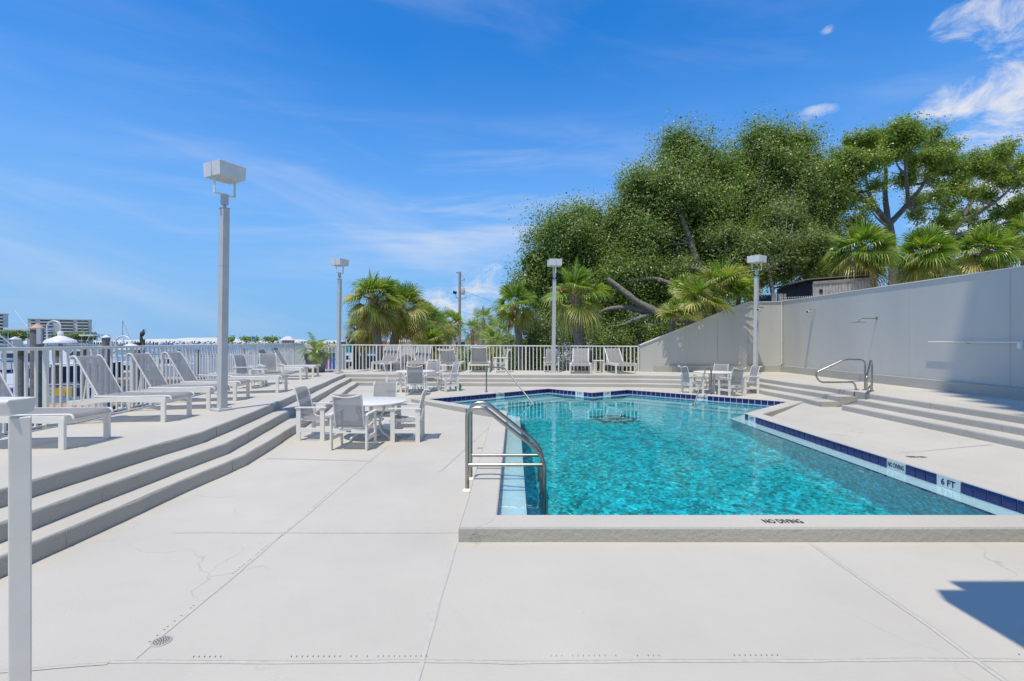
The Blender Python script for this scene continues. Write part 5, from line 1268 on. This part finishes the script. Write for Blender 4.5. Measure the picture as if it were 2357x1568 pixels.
# vehicles
def wheel(parent, x, y, r=.37):
    m = MB(); m.tube([(x, y - .12, r), (x, y + .12, r)], r, 18); wo = m.build('wheel', M_rubber, parent, 40); MB().tube([(x, y - .135, r), (x, y + .135, r)], r * .6, 12).build('rim', M_pole, wo, 40)
def vehicle(name, loc, rz, kind, paint, label, cat):
    t = empty(name, loc, rz, label, cat); W = .95
    if kind == 'pickup': bp = [(-2.7, .45), (2.7, .45), (2.75, .85), (2.6, 1.12), (1.45, 1.18), (-2.7, 1.18)]; gp = [(1.35, 1.18), (.75, 1.82), (-.45, 1.86), (-.75, 1.18)]
    elif kind == 'suv': bp = [(-2.3, .4), (2.3, .4), (2.35, .8), (2.2, 1.05), (1.2, 1.12), (-2.3, 1.12)]; gp = [(1.2, 1.12), (.6, 1.72), (-2.0, 1.76), (-2.25, 1.12)]
    else: bp = [(-2.2, .35), (2.2, .35), (2.25, .65), (2.1, .82), (1.1, .95), (-2.1, .95), (-2.2, .7)]; gp = [(1.1, .95), (.4, 1.42), (-1.0, 1.42), (-1.8, .95)]
    MB().prism(bp, 1, -W, W).build('body', paint, t, bevel=.06); MB().prism(gp, 1, -W + .14, W - .14).build('cabin', paint, t, bevel=.05)
    g = [(x * .93 + (.0), z * .97 + .02) for x, z in gp]; MB().prism([(gp[0][0] * .88, gp[0][1] + .06), (gp[1][0] * .9, gp[1][1] - .1), (gp[2][0] * .9, gp[2][1] - .1), (gp[3][0] * .9, gp[3][1] + .06)], 1, -W + .125, W - .125).build('side_window', M_glass, t)
    for x in (-1.45, 1.5): 
        for s in (-1, 1): wheel(t, x, s * (W - .1))
    for s in (-1, 1): MB().box((2.27 if kind != 'pickup' else 2.70, s * .7, .8), (.08, .3, .16)).build('headlight', M_lens, t)
    return t
M_carw = mat('car_white', (.80, .80, .80), .25, coat=.5); M_cardk = mat('car_dark', (.02, .03, .05), .2, coat=.5)
def gx(px, d): return (px - CX) / F * d
vehicle('pickup_truck', (gx(800, 62), 62, GZ), R(178), 'pickup', M_carw, 'white pickup truck parked behind the far railing by the black street lamp', 'pickup truck')
vehicle('parked_car', (gx(838, 60), 60, GZ), R(200), 'suv', M_cardk, 'dark blue car parked beside the white sport utility vehicle', 'car')
vehicle('parked_car', (gx(828, 66), 66, GZ), R(185), 'suv', M_carw, 'white sport utility vehicle behind the black street lamp', 'car')
vehicle('parked_car', (gx(1195, 60), 60, GZ + .2), R(170), 'car', M_carw, 'pale car glimpsed through the railing left of the middle lamp', 'car')
# kiosks and little buildings
def hip(m, x0, x1, y0, y1, z0, z1, in_=.45):
    cx, cy = (x0 + x1) / 2, (y0 + y1) / 2; r = (x1 - x0) * (.5 - in_)
    m.add([(x0, y0, z0), (x1, y0, z0), (x1, y1, z0), (x0, y1, z0), (cx - r, cy, z1), (cx + r, cy, z1)], [(0, 1, 5, 4), (1, 2, 5), (2, 3, 4, 5), (3, 0, 4), (3, 2, 1, 0)])
def kiosk(px0, px1, d, h, wallm, roofm, label, roofh=1.0, flat=False, awn=None, depth=3.0, name='kiosk', cat='kiosk', stripes=None, z0=GZ):
    x0, x1_ = gx(px0, d), gx(px1, d); t = empty(name, (x0, d, z0), 0, label, cat); W = x1_ - x0
    MB().span((0, 0, 0), (W, depth, h)).build('wall', wallm, t); r = MB()
    if flat: r.span((-.2, -.3, h), (W + .2, depth + .2, h + .18))
    else: hip(r, -.4, W + .4, -.5, depth + .4, h, h + roofh)
    r.build('roof', roofm, t)
    MB().span((W * .12, -.03, 1.0), (W * .42, .0, h - .5)).build('window', M_glass, t); MB().span((W * .55, -.03, .05), (W * .75, .0, 2.0)).build('door', M_dark, t)
    if awn: MB().add([(W * .05, -.02, h - .3), (W * .95, -.02, h - .3), (W * .95, -.9, h - .75), (W * .05, -.9, h - .75)], [(0, 1, 2, 3)]).build('awning', awn, t)
    if stripes: 
        for k, mm in enumerate(stripes): MB().span((W * k / len(stripes), -.06, .3), (W * (k + 1) / len(stripes) - .02, -.04, h - .5)).build('board', mm, t)
    return t
M_greyroof = mat('shingle_grey', (.11, .11, .12), .9, var=.25, vscale=6); M_brownroof = mat('shingle_brown', (.42, .28, .22), .9, var=.15, vscale=6); M_cream = simple('cream_wall', (.72, .66, .52), .8); M_bwall = simple('building_white', (.70, .70, .68), .7); M_brown = simple('brown_wall', (.40, .19, .09), .8); M_sky = simple('light_blue_wall', (.12, .42, .62), .7); M_mag = simple('magenta_print', (.5, .08, .42), .6)
kiosk(738, 772, 48, 2.9, M_bwall, M_tan, 'pale kiosk with blue and magenta printed boards behind the planter', flat=True, stripes=[M_sky, M_mag, M_blue])
kiosk(800, 828, 75, 4.0, M_cream, M_brown, 'cream and brown kiosk left of the black street lamp', flat=True, stripes=[M_bwall, M_brown])
kiosk(828, 852, 80, 3.8, M_sky, M_teal, 'light blue kiosk behind the black street lamp', flat=True, stripes=[M_sky, M_green, M_teal])
kiosk(858, 880, 85, 3.5, M_red, M_bwall, 'small red stall behind the left palm trunks', flat=True)
kiosk(902, 948, 36, 1.55, M_navy, M_greyroof, 'dark shingle roofed kiosk with yellow and navy panels seen through the railing', 1.0, stripes=[M_navy, M_yellow, M_navy, M_navy, M_yellow])
kiosk(1040, 1112, 95, 3.8, M_bwall, M_bwall, 'low white building behind the distant palms', flat=True, depth=8, name='building', cat='building')
kiosk(1240, 1330, 27, 1.1, M_navy, M_yellow, 'navy counter with yellow band seen through the railing by the middle lamp', flat=True, depth=1.4)
kiosk(960, 1010, 110, 4.2, M_bwall, M_tan, 'distant white building between the left palms', .9, depth=8, name='building', cat='building')
gb = empty('gazebo', (gx(1037, 33), 33, GZ), 0, 'brown hip roofed gazebo seen through the far railing', 'gazebo'); r = MB(); hip(r, -1.0, .95, -1, 1, 2.78, 3.3, .42); r.build('roof', M_brownroof, gb)
for x in (-.8, .75):
    for y in (-.8, .8): MB().span((x - .06, y - .06, 0), (x + .06, y + .06, 2.8)).build('post', M_brown, gb)
# a white statue like driftwood shape and pampas clump near the middle lamp, seen through the rails
P, Nn, C = crown([pxblob(1322, 835, 21.0, 32, 26)], 1500, .2, 30); c = at(1322, 835, 21.0)
pg = empty('pale_shrub', (c.x, c.y, GZ), 0, 'pale silvery shrub seen through the railing right of the middle lamp', 'shrub')
leaves('foliage', P - np.array([c.x, c.y, GZ])[None, :], Nn, .16, simple('silver_leaf', (.55, .53, .45), .6), pg, .25); MB().tube([(0, 0, 0), (0, 0, c.z - GZ)], .05, 6).build('stem', M_bark, pg)

# ---- harbour: boardwalk, piers, pilings
def pier(name, px0, px1, d0, d1, z, label, m=M_plank, n=18):
    x0, x1_ = gx(px0, d0), gx(px1, d0); t = empty(name, (x0, d0, z), 0, label, 'pier'); W = x1_ - x0; w = W / n; me = MB().box((0, (d1 - d0) / 2, -.03), (w - .03, d1 - d0, .06)).mesh('plank'); me.materials.append(m)
    for k in range(n): o = bpy.data.objects.new('plank', me); link(o, t); o.location = ((k + .5) * w, 0, rnd.uniform(-.008, .008))
    MB().span((0, 0, -.35), (W, .12, -.062)).build('edge_beam', M_pile, t); MB().span((0, d1 - d0 - .12, -.35), (W, d1 - d0, -.062)).build('edge_beam', M_pile, t)
    for k in range(4): MB().tube([(W * (k + .5) / 4, .3, -.1), (W * (k + .5) / 4, .3, -3.5)], .14, 8).build('pile', M_pile, t)
    return t
pier('boardwalk', -120, 190, 22.6, 24.6, -1.55, 'tan boardwalk pier with a yellow edge seen between the left balusters', n=30)
MB().span((0, 0, 0), (6.5, .12, .07)).build('edge_strip', M_yellow, bpy.data.objects['boardwalk'], loc=(0, 2.0, 0.0))
pier('finger_pier', 236, 430, 40, 43, -1.5, 'long tan finger pier beyond the loungers', n=30)
def piling(px, ty, w, d, label, cap='cone', group='harbour pilings'):
    c = at(px, ty, d); r = w / 2 / F * d; t = empty('piling', (c.x, d, -4.0), 0, label, 'piling', group); h = c.z + 4.0
    MB().tube([(0, 0, 0), (0, 0, h - .12)], [r * 1.08, r], 12).build('post', M_pile, t, 50)
    if cap == 'cone': MB().lathe([(r * 1.18, h - .14), (r * 1.18, h - .10), (.0, h)], 14).build('cap', simple('copper_cap', (.62, .42, .28), .4) if ty < 750 else M_boatw, t, 40)
    else: MB().lathe([(r * 1.25, h - .35), (r * 1.25, h - .02), (.0, h)], 14).build('cap', simple('moss_band', (.10, .10, .03), .9), t, 40)
    return t
piling(85, 745, 24, 11.5, 'thick wooden piling with a copper cap carrying the nearest gooseneck lamp')
piling(244, 770.5, 16, 20, 'wooden piling with white cap left of the second gooseneck lamp')
piling(49, 800, 15, 22, 'piling with olive band left of the copper capped one', 'band')
piling(196.5, 798, 12, 26, 'slim piling with olive band behind the nearest lounger back', 'band')
piling(316, 788, 13, 25, 'short piling with broad olive band right of the second lamp', 'band')
piling(325, 776, 5, 38, 'thin dark piling with a pelican on top', 'band'); piling(331, 781, 4, 40, 'thin dark piling right beside the pelican one', 'band')
for i, (px, d) in enumerate(((130, 30), (412, 44), (455, 50), (560, 60), (600, 75), (665, 90))): piling(px, 806 - i, 9 - i * .8, d, ['grey piling behind the nearest lounger', 'piling near the white boats by the third lounger', 'piling right of the third lounger back', 'far piling right of the nearest lamp pole', 'far piling behind the left deck armchair', 'far piling by the red kayaks'][i], 'band')
# pelican
c = at(325, 776, 38); pe = empty('pelican', (c.x, 38, c.z), 0, 'dark pelican resting on a thin piling in the harbour', 'bird')
MB().tube([(.0, 0, -.0), (.02, 0, .10), (.10, 0, .30), (.16, 0, .42), (.14, 0, .50), (.22, 0, .56)], [.04, .13, .17, .10, .05, .06], 9).build('body', simple('pelican_brown', (.10, .085, .075), .8), pe, 60)
MB().tube([(.25, 0, .56), (.42, 0, .36)], [.03, .01], 6).build('bill', simple('bill', (.35, .28, .2), .6), pe); MB().tube([(.0, .0, .08), (-.14, 0, .0)], [.07, .01], 6).build('tail', M_dark, pe)
# gooseneck lamps
def gooseneck(px, topy, shade_l, shade_r, rimy, d, label, postx):
    k = d / F; cx = (shade_l + shade_r) / 2; R0 = (shade_r - shade_l) / 2 * k; c = at(cx, rimy, d); t = empty('gooseneck_lamp', (c.x, d, c.z), 0, label, 'lamp', 'white gooseneck harbour lamps')
    MB().lathe([(R0 * .97, -.008), (R0, 0), (R0 * .97, .03), (R0 * .86, .075 * R0 / .3), (R0 * .55, .115 * R0 / .3), (R0 * .30, .15 * R0 / .3), (R0 * .19, .165 * R0 / .3), (R0 * .18, .25 * R0 / .3), (R0 * .10, .265 * R0 / .3)], 28, cap=False).build('shade', M_boatw, t, 60)
    MB().lathe([(R0 * .12, -.08), (R0 * .16, .0), (R0 * .16, .1)], 12).build('bulb_housing', M_pole, t, 60)
    zt_ = (rimy - topy) * k; z2 = .265 * R0 / .3; px_ = (postx - cx) * k; rr = (cx - 0 - (px - 0)) * k / 2
    mid = (px_ + 0) / 2; r2 = abs(px_) / 2
    pts = [Vector((0, 0, z2 - .02))] + [Vector((mid + r2 * math.cos(a), 0, zt_ - r2 * .9 + r2 * .9 * math.sin(a))) for a in np.linspace(0, math.pi, 14)] + [Vector((px_, 0, -.05)), Vector((px_ - .10, 0, -.12)), Vector((px_ - .18, 0, -.13))]
    MB().tube(pts, .017 * d / 11, 8).build('gooseneck', M_boatw, t, 60); MB().box((px_ - .17, .0, .16), (.10, .05, .36)).build('mount_plate', M_pole, t); return t
gooseneck(150, 739, 108.5, 170, 790, 11.3, 'nearest white gooseneck lamp on the copper capped piling', 108)
gooseneck(315, 774, 276, 326, 805, 19.8, 'second white gooseneck lamp, its shade half hidden by the railing', 266)

# ---- boats
def boat(name, x, y, rz, L, kind, label, hullm=M_boatw, z=-2.75, group=None, trim=None, cat=None):
    t = empty(name, (x, y, z), rz, label, cat or 'boat', group); W = L * .30; H = L * .11 + .35
    n = 10; vs = []
    for i in range(n + 1):
        u = i / n; xx = -L / 2 + L * u; ww = W / 2 * (1 - max(0, (u - .45) / .55) ** 2.2); sh = H * (1 + .38 * u ** 2)
        vs += [(xx, -ww, sh), (xx - .0, -ww * .82, 0), (xx + .0, ww * .82, 0), (xx, ww, sh)]
    m = MB(); m.add(vs, [(4 * i + k, 4 * i + k + 1, 4 * i + k + 5, 4 * i + k + 4) for i in range(n) for k in range(3)] + [(4 * i, 4 * i + 4, 4 * i + 7, 4 * i + 3) for i in range(n)] + [(0, 3, 2, 1)])
    m.build('hull', hullm, t, 50)
    s = MB(); s.add([(v[0], v[1] * 1.02, v[2] - .10 if i % 4 in (0, 3) else v[2]) for i, v in enumerate(vs)], [(4 * i + a, 4 * i + 4 + a, 4 * i + 4 + a, 4 * i + a) for i in range(0) for a in (0,)])
    hx = L * .02
    if kind == 'cruiser':
        MB().prism([(-L * .18, H), (L * .20, H * 1.1), (L * .10, H + L * .11), (-L * .16, H + L * .12)], 1, -W * .36, W * .36).build('cabin', M_boatw, t, bevel=.05)
        MB().prism([(-L * .12, H + L * .04), (L * .155, H + L * .045), (L * .10, H + L * .095), (-L * .12, H + L * .10)], 1, -W * .365, W * .365).build('window', M_glass, t)
        MB().span((-L * .22, -W * .34, H + L * .20), (L * .06, W * .34, H + L * .215)).build('hard_top', M_boatw, t)
        for xx in (-L * .2, L * .04):
            for yy in (-W * .3, W * .3): MB().tube([(xx, yy, H), (xx, yy, H + L * .2)], .03, 5).build('top_post', M_pole, t)
    elif kind == 'sportfish':
        MB().prism([(-L * .22, H), (L * .18, H * 1.15), (L * .05, H + L * .14), (-L * .20, H + L * .14)], 1, -W * .38, W * .38).build('cabin', M_boatw, t, bevel=.05)
        MB().prism([(-L * .15, H + L * .06), (L * .13, H + L * .06), (L * .06, H + L * .115), (-L * .15, H + L * .115)], 1, -W * .385, W * .385).build('window', M_glass, t)
        MB().span((-L * .16, -W * .30, H + L * .27), (L * .02, W * .30, H + L * .285)).build('hard_top', M_boatw, t)
        for xx in (-L * .14, L * .0):
            for yy in (-W * .26, W * .26): MB().tube([(xx, yy, H + L * .13), (xx, yy, H + L * .27)], .035, 5).build('top_post', M_pole, t)
        for s_ in (-1, 1): MB().tube([(-L * .05, s_ * W * .35, H + L * .12), (-L * .30, s_ * W * .6, H + L * .42)], [.04, .02], 5).build('outrigger', M_boatw, t)
    elif kind == 'pontoon':
        for s_ in (-1, 1): MB().tube([(-L * .48, s_ * W * .4, -.05), (L * .48, s_ * W * .4, -.05)], .3, 8).build('pontoon', M_pole, t)
        for zz in (.25, .5, .75): MB().add([(-L * .45, -W * .48, H + zz), (L * .45, -W * .48, H + zz), (L * .45, -W * .48, H + zz + .05), (-L * .45, -W * .48, H + zz + .05)], [(0, 1, 2, 3)]).build('rail', M_boatw, t)
        for k in range(4): MB().box((-L * .33 + k * L * .22, 0, H + .35), (L * .12, W * .6, .5)).build('seat', M_boatw if k % 2 else M_tan, t)
        MB().span((-L * .2, -W * .45, H + 1.9), (L * .25, W * .45, H + 1.97)).build('canopy', trim or M_blue, t)
        for xx in (-L * .19, L * .24):
            for yy in (-W * .42, W * .42): MB().tube([(xx, yy, H), (xx, yy, H + 1.9)], .025, 5).build('canopy_post', M_pole, t)
    elif kind == 'console':
        MB().box((-L * .03, 0, H + .35), (L * .12, W * .3, .8)).build('console', M_boatw, t); MB().span((-L * .16, -W * .3, H + 1.5), (L * .10, W * .3, H + 1.57)).build('canopy', trim or M_boatw, t)
        for xx in (-L * .14, L * .08):
            for yy in (-W * .26, W * .26): MB().tube([(xx, yy, H * .6), (xx, yy, H + 1.5)], .025, 5).build('canopy_post', M_pole, t)
        MB().box((-L * .5, 0, H * .7), (.35, .35, .7)).build('outboard', M_dark, t)
    return t
def bp(px, d): return gx(px, d), d
x, y = bp(-15, 30); boat('motor_yacht', x, y, R(10), 9, 'cruiser', 'pale grey blue motor yacht cut off by the left edge', simple('pale_hull', (.55, .60, .68), .3))
x, y = bp(95, 44); boat('motor_yacht', x, y, R(8), 13, 'sportfish', 'large navy hulled fishing boat moored behind the nearest piling', M_navy)
x, y = bp(60, 52); boat('motor_boat', x, y, R(185), 7, 'console', 'small white boat with red cushions left of the navy hull', trim=M_red)
x, y = bp(140, 30); pb_ = boat('pontoon_boat', x, y, R(4), 6.2, 'pontoon', 'pontoon boat with white rails and blue and yellow side boards', trim=M_bwall)
for k, (mm, x0) in enumerate(((M_blue, -2.4), (M_navy, -1.1), (M_yellow, .2), (M_navy, 1.4))): MB().span((x0, -.96, 1.12), (x0 + 1.15, -.93, 1.6)).build('side_board', mm, pb_)
for s_, xx in (('H', -.55), ('Y', 1.0)): lettering(s_, .42, pb_, (xx, -1.0, 1.36), (1, 0, 0), (0, 0, 1), .01, 1.0, M_yellow)
x, y = bp(205, 62); boat('motor_yacht', x, y, R(170), 12, 'sportfish', 'white fishing boat with raised outriggers beyond the nearest lounger back')
x, y = bp(300, 48); boat('motor_boat', x, y, R(12), 8, 'cruiser', 'white cabin boat with a red stripe behind the second lounger', trim=M_red)
x, y = bp(352, 62); boat('motor_boat', x, y, R(175), 7, 'console', 'white boat with a blue canvas top between second and third lounger', trim=M_blue)
x, y = bp(400, 58); boat('motor_boat', x, y, R(5), 9, 'cruiser', 'white cabin boat lying beyond the third lounger')
x, y = bp(470, 66); boat('charter_boat', x, y, R(2), 14, 'pontoon', 'long white double ended charter boat left of the nearest lamp pole', trim=M_boatw)
x, y = bp(560, 74); boat('motor_boat', x, y, R(200), 9, 'console', 'white boat with navy cover just right of the nearest lamp pole', M_navy, trim=M_boatw)
x, y = bp(590, 88); boat('motor_boat', x, y, R(20), 9, 'cruiser', 'white cabin boat far right of the nearest lamp pole')
for k, (px, d, mm, lab) in enumerate(((655, 180, M_red, 'left red hulled excursion boat beyond the railing'), (672, 175, M_red, 'right red hulled excursion boat near the planter'), (690, 150, M_sky, 'light blue covered boat next to the planter'))):
    x, y = bp(px, d); boat('excursion_boat', x, y, R(0), 5, 'pontoon', lab, mm, trim=mm)
x, y = bp(793, 150); boat('motor_yacht', x, y, R(165), 16, 'sportfish', 'white fishing yacht behind the far left corner lamp post')
# sailing boat
x, y = bp(277, 260); sb_ = boat('sailing_boat', x, y, R(60), 12, 'none', 'sailing boat with a tall bare mast and furled white sail in the harbour', M_navy); hm = at(276, 738, 260).z + 2.75
MB().tube([(1, 0, 1), (1, 0, hm)], [.14, .09], 6).build('mast', M_navy, sb_); MB().tube([(1, 0, hm), (5.6, 0, 2)], .05, 4).build('stay', M_navy, sb_); MB().tube([(1, 0, 2.6), (1.2, 0, hm * .42)], [.9, .2], 7).build('furled_sail', M_boatw, sb_); MB().tube([(1, 0, 2.2), (-4.5, 0, 2.3)], .12, 5).build('boom', M_boatw, sb_)
# long marina dock in the distance with its row of boats
mdk = empty('marina_dock', (gx(520, 520), 520, -1.9), 0, 'long low marina dock with dark pilings across the far harbour', 'pier'); MB().span((-140, 0, -.3), (190, 2.5, 0)).build('dock_deck', M_pile, mdk)
pm = MB().box((0, 0, 0), (.8, .8, 5.4)).mesh('pile'); pm.materials.append(M_black)
for k in range(130): o = bpy.data.objects.new('pile', pm); link(o, mdk); o.location = (-138 + k * 2.5 + rnd.uniform(-1, 1), -.5, -.9 + rnd.uniform(-.9, 1.0))
proto = boat('marina_boat', gx(320, 510), 510, R(80), 10, 'cruiser', 'left most small white boat of the distant marina row', M_boatw, group='small boats moored in the distant marina row')
for o in children(proto):
    if o.name.startswith('top_post'): bpy.data.objects.remove(o)
for k in range(1, 34):
    o = copy_tree(proto, (gx(320 + k * 14 + rnd.uniform(-3, 3), 510), 510 + rnd.uniform(-6, 6), -2.75), R(rnd.choice((80, 100, 95, 270))), 'small white boat moored in the distant marina row', rnd.uniform(.7, 1.2))
proto['label'] = 'small white boat moored in the distant marina row'
# far shore: condominiums, trees, pavilion, flags
def condo(px0, px1, d, topl, topr, floors, bays, label, basepy=786):
    x0 = gx(px0, d); k1 = (px1 - CX) / F; ca, sa = math.cos(R(34)), math.sin(R(34)); W = (k1 * d - x0) / (ca - k1 * sa); z0 = -2.5; zt_ = at(0, topl, d).z; t = empty('condominium', (x0, d, z0), R(34), label, 'building'); H = zt_ - z0; fh = H / floors
    MB().span((0, 0, 0), (W, 14, H)).build('wall', M_tower2, t); MB().span((-.4, -.6, H), (W + .4, 14, H + .9)).build('parapet', M_tower2, t)
    wm_, bm_ = {}, {}
    for f in range(floors):
        for (a, b_) in bays:
            if (a, b_) not in wm_:
                wm_[(a, b_)] = MB().span((0, -.12, 1.2), (W * (b_ - a), .1, fh - .45)).mesh('window'); wm_[(a, b_)].materials.append(M_glass)
                bm_[(a, b_)] = MB().span((0, -1.4, -.15), (W * (b_ - a), -.0, 1.15)).mesh('balcony'); bm_[(a, b_)].materials.append(M_tower2)
            for nm, dct in (('window', wm_), ('balcony', bm_)): o = bpy.data.objects.new(nm, dct[(a, b_)]); link(o, t); o.location = (W * a, 0, f * fh)
    return t
M_tower2 = mat('condo_cream', (.74, .67, .56), .8, var=.04)
condo(64, 207, 520, 735, 741, 8, [(.05, .11), (.19, .38), (.50, .72), (.79, .87), (.88, .97)], 'eight storey cream condominium block across the harbour')
condo(-60, 10, 500, 722, 722, 9, [(.05, .4), (.5, .95)], 'taller condominium cut off by the left edge across the harbour')
for k, (px, py, r, q, lab) in enumerate(((22, 771, 13, 8, 'umbrella shaped pine left of the cream condominium'), (40, 768, 14, 8, 'tallest pine beside the left condominium'), (52, 774, 11, 7, 'small pine at the foot of the cream condominium'), (128, 778, 9, 5, 'low tree in front of the cream condominium'), (178, 775, 12, 6, 'tree at the right foot of the cream condominium'), (196, 774, 9, 6, 'middle tree right of the cream condominium'), (212, 775, 9, 6, 'last tree right of the cream condominium'), (150, 777, 10, 5, 'low round tree in front of the cream condominium'))):
    d = 470; c = at(px, py, d); tree('shore_tree', (c.x, d, -2.5), [([Vector((c.x, d, -2.5)), Vector((c.x + .5, d, c.z))], .35, .2)], [pxblob(px, py, d, r, q)], 700, 1.6, M_oak, lab, 'tree', 'trees on the far shore', 1.6, 14, extra=1)
for k, (px0, px1) in enumerate(((505, 540), (552, 600), (605, 640))):
    c = at((px0 + px1) / 2, 781, 640); P, Nn, C = crown([pxblob((px0 + px1) / 2, 781.5, 640, (px1 - px0) / 2, 2.4)], 500, 2.0, 20); o = leaves('dune_scrub', P, Nn, 2.4, M_oak, None); o['kind'] = 'stuff'
kiosk(20, 30, 440, 5, M_tower2, M_bwall, 'tiny boat house with white roof on the far shore', 2.5, depth=8, name='boat_house', cat='boat house', z0=-2.6)
pv = empty('beach_pavilion', (gx(663, 360), 360, -2.6), 0, 'white roofed beach pavilion on posts across the water', 'pavilion'); r = MB(); hip(r, -5.2, 5.2, -4, 4, 4.3, 7.2, .38); r.build('roof', simple('metal_roof', (.60, .60, .60), .5), pv); MB().span((-3.6, -2.5, .8), (3.6, 2.5, 4.2)).build('walls', simple('pav_grey', (.3, .3, .3), .8), pv)
for x in np.linspace(-4, 4, 6): MB().span((x - .12, -3.6, 0), (x + .12, -3.4, 4.3)).build('post', M_bwall, pv)
MB().span((-7, -4.5, .3), (7, 4.5, .8)).build('deck', M_wood, pv)
for px, ty, lab, mm in ((512, 760, 'far white flag pole with a pale flag above the dunes', M_boatw), (579, 775, 'far flag pole with a small blue flag', M_blue)):
    c = at(px, ty, 330); fp = empty('harbour_flag', (c.x, 330, -1.9), 0, lab, 'flag'); MB().tube([(0, 0, 0), (0, 0, c.z + 1.9)], .12, 5).build('pole', M_boatw, fp); MB().span((.1, -.02, c.z + 1.9 - 1.3), (2.2, .02, c.z + 1.9)).build('flag', mm, fp)
# shoreline house row far left & sea wall
sw = MB().span((gx(-400, 440), 440, -3.2), (gx(300, 440), 448, -2.2)).build('sea_wall', M_concrete); sw['kind'] = 'structure'
